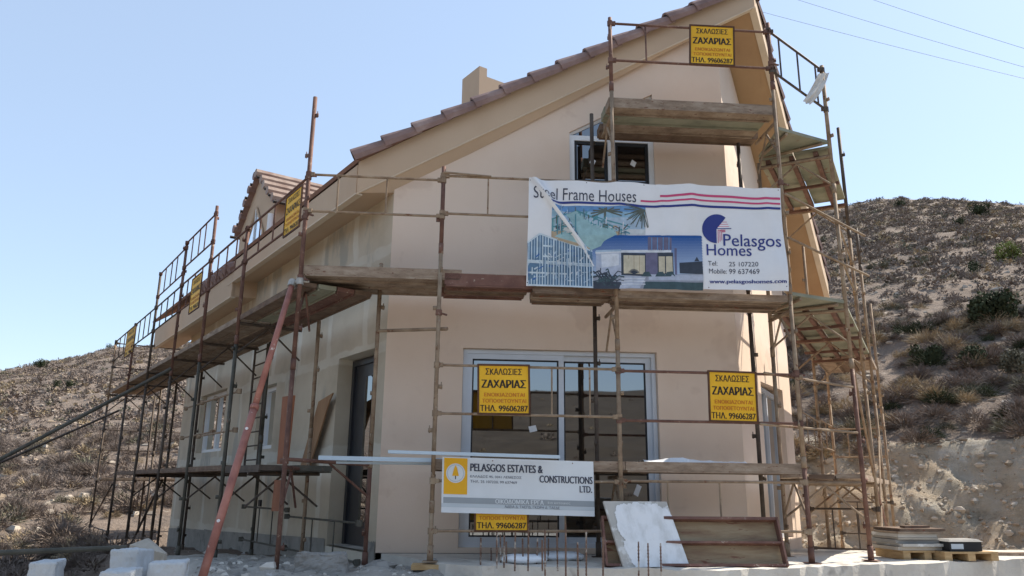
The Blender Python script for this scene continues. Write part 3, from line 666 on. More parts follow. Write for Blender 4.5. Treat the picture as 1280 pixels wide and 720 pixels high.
# guard rails
rail_frame(fs_, PLA, PLB, 4.17, 3.73, (.22, .58), 'dusty', .013)
rail_frame(fs_, PLB, PLC, 4.22, 3.76, (.26, .7), 'dusty', .013); tube_part(fs_, 'guard_rail', V(*PLB[:2], 4.25)+FN*.03, V(*PLB[:2], 4.22)+FN*.03+FD*.55, .014, 'dusty')
rail_frame(fs_, PLB, PLC, 2.02, 1.5, (.37, .63, .84), 'dusty', .013); rail_frame(fs_, PLC, PLD, 2.0, 1.46, (.5,), 'rust', .014)
rail_frame(fs_, PLC, PLD, 6.34, 5.83, (.22,), 'rust', .014)
rail_frame(fs_, PLB, PLC, .80, .30, (.3, .7), 'dusty', .013); rail_frame(fs_, PLC, PLD, .82, .31, (.25, .53), 'dusty', .013)
mb = MB()
for p, z in ((PLA, 4.17), (PLA, 3.7), (PLB, 2.6), (PLA, 2.95), (PLD, 2.02), (PLD, 5.9), (PLD, 4.3), (PLC, 3.9)):
    c = V(*p[:2], z); mb.tube(c-UZ*.03, c+UZ*.03, .036, 'rust', 8); mb.tube(c, c+FD*.09+FN*.02-UZ*.03, .012, 'rust', 6)
mb.build('coupler', fs_)

# ---- left scaffold
LP = {}
for n_, px, py in (('2', 268, 697), ('3', 223, 685), ('4', 189, 670), ('5', 153, 710), ('6', 127.5, 718), ('7', 104, 718)):
    q = on_v(px, py, PLA, HL); q[2] = 0; LP[n_] = q
ls_ = thing('scaffold', 'dark tube scaffold running back along the grey left wall', 'scaffold', LP['3'])
gz = lambda q: float(terrain_z(np.array([q[0]]), np.array([q[1]]))[0])-.03
tops = {'2': 4.18, '3': 5.05, '4': 4.96, '5': 4.84, '6': 4.12, '7': 4.18}
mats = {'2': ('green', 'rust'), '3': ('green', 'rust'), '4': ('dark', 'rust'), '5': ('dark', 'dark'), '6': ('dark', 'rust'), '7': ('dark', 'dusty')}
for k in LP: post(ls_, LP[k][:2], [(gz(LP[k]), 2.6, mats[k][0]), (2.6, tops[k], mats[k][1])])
LI = []
for px in (383, 321, 236, 205, 186):
    q = on_v(px, 612, P0+LN*.42, HL); q[2] = 0; LI.append(q)
LI.append(LI[-1]+LD*1.9)
for q, mt in zip(LI, ('dusty', 'green', 'dark', 'dark', 'dark', 'dark')): post(ls_, q[:2], [(gz(q), 1.4, mt), (1.4, 2.92, mt)])
LW = .87
ch = [PLA]+[LP[k] for k in '234567']
for i, (a, b) in enumerate(zip(ch[:-1], ch[1:])):
    deck(ls_, a+LD*.02, b-LD*.02, -LN, LW, 2.87-(.0 if i else 0), [['plank_dark', 'plank_green', 'steel_red', 'plank_dark'], ['plank', 'plank', 'plank_dark', 'plank'], ['plank', 'plank']][min(i, 2)], 4, .05)
    if i: bracket(ls_, a, -LN, LW, 2.82, 'dark')
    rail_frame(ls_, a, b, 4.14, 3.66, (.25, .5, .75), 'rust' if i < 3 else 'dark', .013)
    if i in (1, 2, 3, 4):
        deck(ls_, a, b, -LN, LW, .92 if i > 0 else .9, ['plank_dark', 'dark'], 4, .05)
        bracket(ls_, a, -LN, LW, .87, 'dark', .38)
    if i in (0, 1): rail_frame(ls_, a-LN*.87, b-LN*.87, .42 if i else .35, -.05, (.3, .6), 'green', .011)
bracket(ls_, ch[-1], -LN, LW, 2.82, 'dark'); bracket(ls_, ch[4], -LN, LW, .87, 'dark', .38)
deck(ls_, PLA+LD*.9, ch[1], -LN, LW, .9, ['dark', 'green'], 2, .06)
bracket(ls_, PLA+LD*1.25, -LN, LW, .87, 'dark', .38)
for a, b in zip(ch[2:4], ch[3:5]): rail_frame(ls_, a, b, 4.92 if a is ch[2] else 4.84, 4.45 if a is ch[2] else 4.36, (.3, .5, .75), 'rust', .012)
rail_frame(ls_, ch[2]-LN*.3, ch[3]-LN*.3, 2.0, 1.5, (.3, .7), 'dusty', .012); rail_frame(ls_, ch[1]-LN*.1, ch[2]-LN*.1, 1.92, 1.42, (.5,), 'dusty', .012)
# return along the far end of the house
e0 = ch[6]; eD = -LN
for k in (1, 2): post(ls_, (e0+eD*(1.05*k))[:2], [(gz(e0), 2.85, 'dark')])
deck(ls_, e0, e0+eD*2.6, -LD, .8, .80, ['plank', 'plank_dark'], 3)
rail_frame(ls_, e0, e0+eD*3.0, 1.98, 1.5, (.1, .2, .42, .6, .85), 'dark', .012); rail_frame(ls_, e0+LN*.0, e0+eD*3.0, 4.1, 3.5, (.5,), 'dark', .012)
rail_frame(ls_, e0, ch[5], -.25, -.75, (.25, .5, .75), 'dark', .012)
tube_part(ls_, 'brace', V(*ch[5][:2], -1.0)-LN*.3, V(*ch[4][:2], .8)-LN*.5, .024, 'dark'); tube_part(ls_, 'brace', V(*ch[6][:2], -.2), V(*ch[5][:2], .8), .016, 'dark')
# small inner ladder
la, lb = LI[1]+LD*.1, LI[1]+LD*.72
mb = MB()
for q in (la, lb): mb.tube(V(*q[:2], .95), V(*q[:2], 2.85), .018, 'dark', 7)
for k in range(9): z = 1.1+.21*k; mb.tube(V(*la[:2], z), V(*lb[:2], z), .012, 'dark', 6)
lad = thing('ladder', 'dark steel ladder standing against the grey wall between two scaffold decks', 'ladder', V(*la[:2], .95))
mb2 = MB()
for q in (la, lb): mb2.tube(V(*q[:2], .97), V(*q[:2], 2.85), .018, 'dark', 7)
mb2.build('stile', lad); mb2 = MB()
for k in range(9): z = 1.1+.21*k; mb2.tube(V(*la[:2], z), V(*lb[:2], z), .012, 'dark', 6)
mb2.build('rung', lad)

# ---- right scaffold
HS = 28.2; SD, SNI = hd(HS), hd(HS-90)
PE = V(4.0, 8.95, 0); RWID = .88
rs_ = thing('scaffold', 'tan tube scaffold beside the sunlit wall right of the gable', 'scaffold', PE)
RO = [PE+SD*(2*k) for k in range(3)]; RI = [q+SNI*RWID for q in [PE+SD*(2*k) for k in range(4)]]
zt = (6.1, 6.1, 5.1)
for q, z, mt in zip(RO, zt, ('dusty', 'dusty', 'dusty')):
    post(rs_, q[:2], [(slab_z(*q[:2])-.0, 2.2, 'rust' if q is RO[0] else mt), (2.2, 4.4, mt), (4.4, z, 'dark' if q is not RO[0] else mt)])
for q in RI: post(rs_, q[:2], [(slab_z(*q[:2]), 2.4, 'dusty' if q is not RI[1] else 'rust'), (2.4, 4.9, 'dusty')])
for i in range(2):
    for z in (.88, 2.93, 4.93):
        if z > 4 and i: continue
        if z < 1: deck(rs_, RO[i], RO[i+1], SNI, RWID, z, ['plank', 'plank_dark'], 3, .05)
        else: deck(rs_, RO[i], RO[i+1], SNI, RWID, z, ['plank_green'], 2, .03, 'deck with mossy green panels over red-brown joists', joists=3)
for q in RO:
    for z in (.83, 2.84, 4.83):
        if z > 4 and q is RO[2]: continue
        bracket(rs_, q, SNI, RWID, z, 'dusty', .4)
q = RO[2]+SD*2; deck(rs_, RO[2]+SD*.05, q, SNI, RWID, 2.93, ['plank', 'plank_dark'], 3, .05); deck(rs_, RO[2]+SD*.05, q, SNI, RWID, .88, ['plank', 'plank_dark'], 3, .05)
post(rs_, q[:2], [(slab_z(*q[:2])-.1, 2.2, 'dusty'), (2.2, 4.2, 'dusty')])
# corner decks between the front and the right-hand row
for z, mt in ((2.92, 'plank_green'), (5.0, 'plank_green')):
    mb = MB(); a, b, c, d_ = PLD+FD*.03, PE, RI[0]+SD*.05, PLD+IN*FI+FD*.1
    pts = [V(*q_[:2], z) for q_ in (a, b, c, d_)]; mb.prism(pts, UZ*.04, mt); ob = mb.build('deck', rs_); ob['label'] = 'small corner deck with a green underside'
    mb = MB()
    for t in (.15, .85): mb.tube(pts[0]*(1-t)+pts[1]*t-UZ*.03, pts[3]*(1-t)+pts[2]*t-UZ*.03, .02, 'dusty', 6)
    mb.build('joist', ob)
rail_frame(rs_, PLD, PE, 6.36, 5.80, (.18, .52, .86), 'dark', .014, drop=.33)
rt = MB(); 
for (x0, y0, x1, y1, nm) in ((981, 242, 1081, 295, 'g'), (985, 297, 1086, 345, 'g')):
    p = on_v(x0, y0, PLD+FN*.03, HF); a = V(*(PE-PLD)[:2], 0); a /= np.linalg.norm(a); q = on_v(x1, y1, p, math.degrees(math.atan2(a[0], a[1])))
    tube_part(rs_, 'guard_rail', p, q, .015, 'dusty')
for (x0, y0, x1, y1) in ((955, 466, 1066, 484), (950, 530, 1072, 541)):
    p = on_v(x0, y0, PLD-FN*.03-FD*.25, HF); p = on_v(x0, y0, PLD+FN*.035, HF); q = on_v(x1, y1, PE+FN*.03, 64.5)
    tube_part(rs_, 'guard_rail', p, q, .014, 'dusty')
rail_frame(rs_, RO[0]-SNI*.0, RO[1], 3.95, 3.5, (.5,), 'dusty', .012); rail_frame(rs_, RI[0], RI[1], 3.95, 3.5, (.5,), 'dusty', .012)
rail_frame(rs_, RI[1], RI[2], 1.85, 1.4, (.3, .7), 'dusty', .012); rail_frame(rs_, RI[2], RI[3], 1.9, 1.45, (.5,), 'dusty', .012)
e1 = RO[2]+SD*2
rail_frame(rs_, RI[3]-SNI*.0, e1, 1.86, 1.35, (.3, .7), 'dusty', .012); rail_frame(rs_, RI[3], e1, .55, -.0, (.35, .7), 'dark', .012); rail_frame(rs_, RI[1], RO[1], .5, -.02, (.35, .7), 'dark', .012)
tube_part(rs_, 'brace', V(*RO[2][:2], -.1)+SD*.5, V(*RO[1][:2], .85), .018, 'rust'); tube_part(rs_, 'brace', V(*RO[1][:2], -.1), V(*RO[2][:2], 1.6), .016, 'dusty'); tube_part(rs_, 'brace', V(*RO[0][:2], 2.3), V(*RO[1][:2], .9), .016, 'dusty')

# ================================================================== SIGNS
def sheet_coords(o, ex, ey, nrm):
    return lambda x, y, k=0: o+ex*x+ey*y+nrm*k
def place_text(mbq, f, body, x0, x1, y0, y1, mat, k, bold=0):
    vs, fs = text_fit(body, x0, x1, y0, y1)
    n_ = 3 if bold else 1
    for j in range(n_):                               # heavier strokes: the same letters again a hair to the side
        dx = bold*(y1-y0)*(j-(n_-1)/2)*1.1
        mbq.add([f(x+dx, y, k+.0005*j) for x, y in vs], fs, mat)
YL = [('\u03a3\u039a\u0391\u039b\u03a9\u03a3\u0399\u0395\u03a3', .13, .87, .81, .945, 'ink_dark', .022), ('\u0396\u0391\u03a7\u0391\u03a1\u0399\u0391\u03a3', .055, .945, .53, .70, 'ink_dark', .05),
      ('\u0395\u039d\u039f\u0399\u039a\u0399\u0391\u0396\u039f\u039d\u03a4\u0391\u0399', .10, .92, .345, .425, 'ink_red', .03), ('\u03a4\u039f\u03a0\u039f\u0398\u0395\u03a4\u039f\u03a5\u039d\u03a4\u0391\u0399', .06, .95, .215, .295, 'ink_red', .03),
      ('\u03a4\u0397\u039b. 99606287', .02, .98, .035, .165, 'ink_dark', .03)]
def yellow_sign(o, ex, ey, nrm, label):
    t = thing('advertising_sign', label, 'sign', o, 'yellow scaffolding signs')
    f = sheet_coords(o, ex, ey, nrm)
    mbq = MB(); mbq.box(f(0, 0, -.004), ex, ey, nrm*.006, 'yellow'); pn = mbq.build('panel', t)
    mbq = MB(); w_ = .02
    X, Y = ex/np.linalg.norm(ex), ey/np.linalg.norm(ey); lx, ly = np.linalg.norm(ex), np.linalg.norm(ey)
    for a, b in ((-w_, 0), (lx, lx+w_)): mbq.box(o+X*a-nrm*.008, X*(b-a), ey, nrm*.018, 'signframe')
    for a, b in ((-w_, 0), (ly, ly+w_)): mbq.box(o+Y*a-X*w_-nrm*.008, X*(lx+2*w_), Y*(b-a), nrm*.018, 'signframe')
    mbq.build('sign_frame', t)
    mbq = MB()
    for b, x0, x1, y0, y1, mt, bo in YL: place_text(mbq, f, b, x0, x1, y0, y1, mt, .004, bo)
    mbq.build('lettering', t); return t
SG = P0+FN*(SO+.02)
def front_sign(c, label):            # c: TL, TR, BL pixels on the scaffold plane
    tl, tr, bl = (on_v(*q, SG, HF) for q in c)
    yellow_sign(bl, tr-tl, tl-bl, FN, label)
front_sign(((863.5, 32.5), (916, 35), (863.5, 79)), 'yellow scaffolder sign in the topmost guard rail above the highest deck')
front_sign(((599, 457), (660, 458), (599, 516)), 'yellow scaffolder sign in front of the left sliding window leaf')
front_sign(((886.5, 465), (943, 467), (888.5, 525)), 'yellow scaffolder sign before the bare wall right of the sliding window')
front_sign(((595, 604), (658, 604.5), (595, 662.5)), 'yellow scaffolder sign mostly hidden behind the white contractor board')
LG = PLA+LN*.02
def left_sign(xa, ya_t, ya_b, xb, yb_t, yb_b, label):      # far edge, near edge
    bl, br = on_v(xa, ya_b, LG, HL), on_v(xb, yb_b, LG, HL); tl, tr = on_v(xa, ya_t, LG, HL), on_v(xb, yb_t, LG, HL)
    zb, zt_ = (bl[2]+br[2])/2, (tl[2]+tr[2])/2
    o = V(*bl[:2], zb); yellow_sign(o, V(*(br-bl)[:2], 0), UZ*(zt_-zb), LN, label)
left_sign(354.5, 253, 298, 374, 235, 279, 'yellow scaffolder sign on the left guard rail next to the tall corner post')
left_sign(236, 355, 394, 248.5, 344, 381, 'yellow scaffolder sign on the left guard rail below the second eave')
left_sign(155.5, 419, 447, 166, 411, 439, 'small-looking yellow scaffolder sign at the far left end above the hillside')

# ---- white contractor board
tl, tr, bl = on_v(553, 571, P0+FN*(SO+.06), HF), on_v(741.5, 577, P0+FN*(SO+.06), HF), on_v(551.5, 640.5, P0+FN*(SO+.06), HF)
o, ex, ey = bl, tr-tl, tl-bl
wb = thing('contractor_board', 'white contractor board with amber tree logo hung on the lowest deck', 'sign', o)
f = sheet_coords(o, ex, ey, FN)
mb = MB(); mb.box(f(0, 0, -.006), ex, ey, FN*.01, 'board'); mb.build('panel', wb)
mb = MB()
def rectp(mbq, f, x0, x1, y0, y1, mat, k): mbq.quad(f(x0, y0, k), f(x1, y0, k), f(x1, y1, k), f(x0, y1, k), mat)
rectp(mb, f, .012, 1, .17, .275, 'greyband', .006); rectp(mb, f, .012, .165, .33, .985, 'amber', .006); rectp(mb, f, 0, 1, .10, .165, 'ltgrey', .006)
cx, cy, ar = .088, .71, np.linalg.norm(ex)/np.linalg.norm(ey)
def disc(mbq, f, cx, cy, r, mat, k, n=28, ar=ar): mbq.poly([f(cx+r*math.cos(t), cy+r*ar*math.sin(t), k) for t in np.linspace(0, 2*math.pi, n, endpoint=False)], mat)
disc(mb, f, cx, cy, .062, 'board', .008); disc(mb, f, cx, cy, .056, 'ltgrey', .0095); disc(mb, f, cx, cy, .050, 'board', .011)
mb.poly([f(cx+x, cy+y, .0125) for x, y in ((-.022, -.05), (.022, -.05), (.010, .09), (0, .15), (-.010, .09))], 'amber'); rectp(mb, f, cx-.003, cx+.003, cy-.11, cy-.05, 'ink_dark', .0125)
for body, x0, x1, y0, y1, mt, bo in (('PELASGOS ESTATES &', .185, .66, .755, .895, 'ink_grey', .014), ('CONSTRUCTIONS', .64, .99, .585, .715, 'ink_grey', .012), ('LTD.', .905, .985, .425, .545, 'ink_grey', .012),
        ('\u0395\u039b\u039b\u0391\u0394\u039f\u03a3 95, 3041 \u039b\u0395\u039c\u0395\u03a3\u039f\u03a3', .185, .52, .635, .685, 'ink_grey', .0), ('\u03a4\u0397\u039b. 25 107220, 99 637469', .185, .49, .54, .595, 'ink_grey', .0),
        ('\u039f\u0399\u039a\u039f\u0394\u039f\u039c\u0399\u039a\u0391 \u0395\u03a1\u0393\u0391', .35, .665, .185, .265, 'board', .012), ('\u0391\u0394\u0395\u0399\u0391 \u0394. \u03a4\u0391\u0395\u03a0\u0394, \u0393\u039a\u039f\u03a1\u0397 \u0394. \u03a4\u0391\u0395\u0394\u0395', .41, .77, .105, .16, 'ink_grey', 0), ('\u03b4\u03b9\u03b1 \u03ba\u03b1\u03c4\u03bf\u03b9\u03ba\u03b9\u03b5\u03c2', .69, .84, .20, .245, 'board', 0)):
    place_text(mb, f, body, x0, x1, y0, y1, mt, .0085, bo)
mb.build('printing', wb)
mb = MB()
for x in (.33, .86): disc(mb, f, x, .955, .004, 'rust', .007, 8)
mb.build('screw', wb)

# ---- wide vinyl banner, slack and creased
BT = [on_v(*q, P0+FN*(SO+.07), HF) for q in ((661, 224), (976, 235), (985, 365), (658, 357))]
def bsurf(u, v, k=0):                # u right, v down
    top = BT[0]*(1-u)+BT[1]*u; bot = BT[3]*(1-u)+BT[2]*u; p = top*(1-v)+bot*v
    w_ = .016*math.sin(u*21+v*2)*(1-v)+.014*math.sin(u*9+3*v+1)+.022*math.sin(v*5+u*4)+.012*math.sin((u*2.2+v)*9)*v
    edge = .016*math.sin(u*math.pi*5)**2*(1-v)**3+.012*math.sin(u*math.pi*3+.5)**2*v**4
    # diagonal crease running down from the upper left corner
    dd = (u-.02)*.86-(v-.0)*.27; t_ = math.exp(-(dd/.016)**2)*max(0, 1-v/.95)
    w_ += .07*t_-.03*math.exp(-((dd-.035)/.03)**2)*max(0, 1-v)
    for u0, s_ in ((.34, .02), (.51, .018), (.63, .02), (.93, .02)): w_ += .022*math.exp(-((u-u0-.05*v)/s_)**2)*(.3+.7*abs(1-1.6*v))
    w_ += .03*math.exp(-((u-.96)/.05)**2-((v-.8)/.25)**2)
    return p+FN*(w_+k)-UZ*(edge if v < .5 else -edge)
ban = thing('banner', 'wide white vinyl banner with house pictures tied across the scaffold', 'banner', (BT[3]+BT[2])/2)
NU, NV = 150, 64
mb = MB(); mb.add([bsurf(i/NU, j/NV) for j in range(NV+1) for i in range(NU+1)], [(j*(NU+1)+i, j*(NU+1)+i+NU+1, j*(NU+1)+i+NU+2, j*(NU+1)+i+1) for j in range(NV) for i in range(NU)], 'vinyl')
mb.build('sheet', ban, True)
def buv(X, Y):                       # coordinates measured on an enlarged view of the banner
    u = .5
    for _ in range(6):
        yt, yb = 85+40*u, 557+28*u; v = (Y-yt)/(yb-yt); xl, xr = 75-5*v, 1195+27*v; u = (X-xl)/(xr-xl)
    return u, v
def bpoly(mbq, pts, mat, k=.003):    # pieces of print follow the slack sheet: cut into small cells
    P = np.array([buv(*q) for q in pts]); n = len(P)
    if n == 4:
        nu = max(1, int(np.ptp(P[:, 0])*NU)); nv = max(1, int(np.ptp(P[:, 1])*NV*.7))
        vs = []
        for j in range(nv+1):
            for i in range(nu+1):
                a, b = i/nu, j/nv; q = (P[0]*(1-a)+P[1]*a)*(1-b)+(P[3]*(1-a)+P[2]*a)*b; vs.append(bsurf(*q, k))
        mbq.add(vs, [(j*(nu+1)+i, (j+1)*(nu+1)+i, (j+1)*(nu+1)+i+1, j*(nu+1)+i+1) for j in range(nv) for i in range(nu)], mat)
    else: mbq.poly([bsurf(*q, k) for q in P], mat)
def bline(mbq, pts, wd, mat, k=.0045):
    for (x0, y0), (x1, y1) in zip(pts[:-1], pts[1:]):
        L = math.hypot(x1-x0, y1-y0); nx, ny = -(y1-y0)/L*wd/2, (x1-x0)/L*wd/2
        bpoly(mbq, [(x0+nx, y0+ny), (x1+nx, y1+ny), (x1-nx, y1-ny), (x0-nx, y0-ny)], mat, k)
def btext(mbq, body, x0, x1, y0, y1, mat, bold=0, tilt=0, k=.004):
    vs, fs = text_fit(body, x0, x1, 0, 1)
    for j in range(3 if bold else 1):
        mbq.add([bsurf(*buv(x+(j-1)*bold*60*(1 if bold else 0), y1+(y0-y1)*y+tilt*(x-x0)), k+.0006*j) for x, y in vs], fs, mat)
prn = {k: nmat('print_'+k, two(c, .7), 14, 8, .45, 0) for k, c in dict(sky=(.30, .50, .66), skyd=(.05, .15, .40), skym=(.14, .30, .56), skyl=(.42, .55, .68), skyp=(.62, .66, .68), stud=(.62, .72, .78), studd=(.12, .22, .34), teal=(.10, .30, .36), tealo=(.33, .52, .55), tan=(.45, .36, .25), palm=(.12, .14, .12), wht=(.7, .72, .76), conc=(.34, .36, .42), warm=(.62, .55, .40), drk=(.05, .06, .08), brn=(.12, .08, .07), pur=(.16, .15, .24), grn=(.06, .10, .11), lav=(.48, .52, .62)).items()}
mb = MB()
btext(mb, 'Steel Frame Houses', 95, 545, 122, 176, 'ink_grey', .0, .035)
bline(mb, [(650, 160), (790, 157), (1000, 165), (1194, 172)], 10, 'crimson'); bline(mb, [(565, 183), (790, 180), (1000, 187), (1195, 195)], 8, 'crimson')
bline(mb, [(170, 190), (400, 194), (560, 206), (790, 206), (1000, 211), (1196, 216)], 10, 'navy')
btext(mb, 'Pelasgos', 935, 1192, 330, 402, 'navy', .008, .03); btext(mb, 'Homes', 858, 1060, 378, 428, 'navy', .008, .01)
btext(mb, 'Tel:', 862, 905, 453, 473, 'ink_grey', 0, .02); btext(mb, '25 107220', 958, 1088, 456, 476, 'ink_grey', 0, .0)
btext(mb, 'Mobile:', 866, 948, 487, 508, 'ink_grey', 0, .01); btext(mb, '99 637469', 958, 1092, 487, 510, 'ink_grey', 0, .0)
btext(mb, 'www.pelasgoshomes.com', 868, 1208, 534, 556, 'navy', .015, .005)
cx_, cy_ = 905, 307                                   # round emblem with a notch and the little house
for i in range(40):
    t0, t1 = rad(50)+i*rad(220)/40, rad(50)+(i+1)*rad(220)/40
    bpoly(mb, [(cx_, cy_), (cx_+66*math.cos(t0), cy_-66*math.sin(t0)), (cx_+66*math.cos(t1), cy_-66*math.sin(t1))], 'navy', .004)
bpoly(mb, [(906, 306), (940, 268), (972, 306), (906, 311)], 'vinyl', .0045)
for yy, xa, xb in ((305, 900, 972), (296, 912, 962), (286, 922, 958), (276, 932, 952)): bline(mb, [(xa, yy), (xb, yy)], 4 if yy == 305 else 2.5, 'navy' if yy == 305 else 'crimson', .005)
for q_ in ((912, 312, 372), (920, 316, 366), (928, 320, 360)): bline(mb, [(q_[0], q_[1]), (q_[0], q_[2])], 2.5, 'crimson', .005); bline(mb, [(q_[0], q_[1]), (945, q_[1])], 2.5, 'crimson', .005)
mb.build('lettering', ban)
mb = MB()                                            # picture: steel frame under a palm
for i in range(5): y0, y1 = 205+25*i, 205+25*(i+1); bpoly(mb, [(175, y0), (588, y0+4), (588, y1+4), (175, y1)], prn[['skym', 'sky', 'skyl', 'skyl', 'skyp'][i]])
bpoly(mb, [(175, 268), (285, 228), (340, 250), (520, 330), (350, 400), (175, 345)], prn['tealo'], .004)
for i in range(17): x = 180+20*i; yt = 265-(x-175)*.33 if x < 285 else 228+(x-285)*.42; bline(mb, [(x, yt), (x, min(345, yt+95))], 5, prn['teal'], .0047)
for a, b in (((175, 268), (285, 228)), ((285, 228), (520, 328)), ((180, 300), (350, 300)), ((350, 250), (520, 300)), ((300, 345), (400, 215))): bline(mb, [a, b], 6, prn['teal'], .0052)
for k in range(9): t0 = rad(-20+k*28); bline(mb, [(415, 228), (415+70*math.cos(t0), 228-30*math.sin(t0)+14)], 6, prn['palm'], .0055); bline(mb, [(575, 225), (575-85*math.cos(rad(k*18-20)), 225+80*math.sin(rad(k*18-20)))] if k < 8 else [(575, 225), (586, 300)], 4, prn['palm'], .0055)
bline(mb, [(408, 215), (408, 330)], 10, prn['palm'], .0055); bpoly(mb, [(175, 320), (230, 318), (345, 350), (345, 398), (175, 352)], prn['tan'], .0056)
rp = random.Random(11)
for k in range(90):                                   # trusses, scaffolding and shade of the printed building site
    x = rp.uniform(185, 500); y = rp.uniform(max(232, 232+(x-300)*.4), min(335, 380-(x-175)*.1)); L_ = rp.uniform(14, 46); a = rp.choice((90, 90, 90, 8, 20, -35, 50))+rp.uniform(-4, 4)
    bline(mb, [(x, y), (x+L_*math.cos(rad(a)), y-L_*math.sin(rad(a))*(1 if a > 0 else .6))], rp.uniform(2, 4.5), prn[rp.choice(('teal', 'teal', 'studd', 'wht', 'skyl', 'palm', 'brn'))], .0060+.00001*k)
for k in range(14):
    x, y = rp.uniform(190, 470), rp.uniform(285, 330); bpoly(mb, [(x, y), (x+rp.uniform(12, 26), y+2), (x+rp.uniform(12, 26), y+rp.uniform(10, 22)), (x+1, y+rp.uniform(10, 22))], prn[rp.choice(('brn', 'studd', 'tan', 'palm'))], .0057+.00001*k)
for k in range(16):
    t0 = rad(rp.uniform(150, 290)); L_ = rp.uniform(40, 85); bline(mb, [(585, 222), (585+L_*.6*math.cos(t0), 222-L_*.5*math.sin(t0)), (585+L_*math.cos(t0), 228-L_*.9*math.sin(t0))], 2.5, prn['palm'], .0072+.00001*k)
mb.build('picture', ban)
mb = MB()                                            # picture: bare stud frame of a two storey house
out_ = [(72, 360), (125, 332), (180, 348), (200, 360), (250, 355), (355, 405), (362, 565), (78, 553)]
bpoly(mb, [(72, 375), (200, 352), (355, 405), (362, 565)], prn['studd'], .006); bpoly(mb, [(72, 370), (200, 355), (362, 565), (78, 553)], prn['studd'], .006)
bpoly(mb, [(78, 372), (125, 334), (195, 362)], prn['studd'], .006)
for i in range(24):
    x = 78+12*i; yt = 372-(x-72)*.7 if x < 125 else (334+(x-125)*.35 if x < 200 else 354+(x-200)*.32)
    bline(mb, [(x, yt), (x+2, 555+i*.3)], 4.2 if i % 3 else 6, prn['stud' if i % 2 else 'skyl'], .0068)
for a, b in (((72, 372), (125, 334)), ((125, 334), (200, 360)), ((200, 356), (357, 405)), ((75, 455), (205, 462)), ((205, 462), (360, 470)), ((72, 448), (360, 462)), ((80, 553), (362, 566)), ((140, 385), (180, 388)), ((140, 430), (180, 432)), ((75, 500), (250, 505))): bline(mb, [a, b], 7, prn['stud'], .0074)
for k in range(70):                                   # braces, tracks and dark bays between the studs
    x, y = rp.uniform(80, 350), rp.uniform(385, 545); L_ = rp.uniform(14, 40); a = rp.choice((90, 90, 0, 45, -45, 30))
    bline(mb, [(x, y), (min(360, x+L_*math.cos(rad(a))), max(375, y-L_*math.sin(rad(a))))] if a not in (90,) else [(x, y), (x, max(378, y-L_))], rp.uniform(2.5, 7), prn[rp.choice(('studd', 'studd', 'skyd', 'stud', 'skyl', 'wht'))], .0080+.00001*k)
mb.build('picture', ban)
mb = MB()                                            # picture: modern white villa at dusk
NB = 16
for i in range(NB):                                   # dusk sky of the printed picture, deep blue to pale
    t = i/(NB-1); c_ = tuple(a*(1-t)+b*t for a, b in zip((.015, .085, .30), (.42, .52, .66))); mm_ = flat('print_dusk', c_)
    y0, y1 = 336+12*i, 336+12*(i+1); bpoly(mb, [(355, y0), (835, y0+4), (838, y1+4), (357, y1)], mm_, .008)
bpoly(mb, [(357, 526), (838, 530), (838, 582), (358, 572)], prn['conc'], .008)
bpoly(mb, [(370, 405), (700, 402), (700, 415), (370, 415)], prn['wht'], .0088); bpoly(mb, [(598, 345), (702, 350), (702, 405), (598, 405)], prn['pur'], .0088)
for x in (615, 640, 665, 690): bline(mb, [(x, 348), (x, 404)], 4, prn['skym'], .0095)
bpoly(mb, [(372, 415), (480, 415), (480, 515), (372, 510)], prn['lav'], .0088); bpoly(mb, [(480, 415), (588, 418), (588, 520), (480, 515)], prn['drk'], .0088); bpoly(mb, [(490, 427), (584, 428), (584, 512), (490, 508)], prn['warm'], .0095)
for x in (512, 536, 560): bline(mb, [(x, 428), (x, 510)], 3, prn['tan'], .0102)
bpoly(mb, [(588, 415), (640, 415), (640, 520), (588, 520)], prn['pur'], .0088); bpoly(mb, [(640, 415), (708, 415), (708, 515), (640, 515)], prn['drk'], .009); bpoly(mb, [(645, 432), (704, 432), (704, 508), (645, 508)], prn['warm'], .0096); bline(mb, [(674, 432), (674, 508)], 4, prn['drk'], .0102)
bpoly(mb, [(735, 460), (835, 456), (837, 512), (735, 508)], prn['drk'], .009); bpoly(mb, [(800, 455), (812, 435), (822, 455)], prn['drk'], .009); bline(mb, [(720, 395), (718, 515)], 10, prn['pur'], .009)
bpoly(mb, [(357, 520), (838, 510), (838, 582), (358, 572)], prn['conc'], .0084); bpoly(mb, [(485, 520), (590, 522), (560, 575), (455, 572)], prn['lav'], .009)
for y in (530, 542, 555): bline(mb, [(480, y), (585, y+2)], 4, prn['wht'], .0096)
bpoly(mb, [(600, 512), (838, 516), (838, 540), (600, 538)], prn['lav'], .009); bpoly(mb, [(585, 545), (838, 548), (838, 582), (575, 578)], prn['grn'], .0092)
rp = random.Random(5)
for k in range(46):                                   # dark palm fronds and shrubs in front of the villa
    a = rad(rp.uniform(5, 175)); L_ = rp.uniform(22, 62); x0 = 415+rp.uniform(-30, 30); y0 = 560-rp.uniform(0, 40)
    bline(mb, [(x0, y0), (x0+L_*.6*math.cos(a), y0-L_*.8*math.sin(a)), (x0+L_*1.1*math.cos(a), y0-L_*.75*math.sin(a)+6)], rp.uniform(3, 6), prn['drk' if k % 3 else 'grn'], .0100+.00004*k)
bpoly(mb, [(358, 540), (480, 545), (470, 574), (358, 572)], prn['drk'], .0101)
bpoly(mb, [(372, 400), (480, 400), (480, 408), (372, 408)], prn['skyl'], .0093); bpoly(mb, [(395, 418), (470, 418), (470, 470), (395, 480)], prn['wht'], .0093)
for k in range(12): a = rad(15+k*13); bline(mb, [(535, 510), (535+24*math.cos(a), 510-22*math.sin(a))], 3, prn['drk'], .0108)
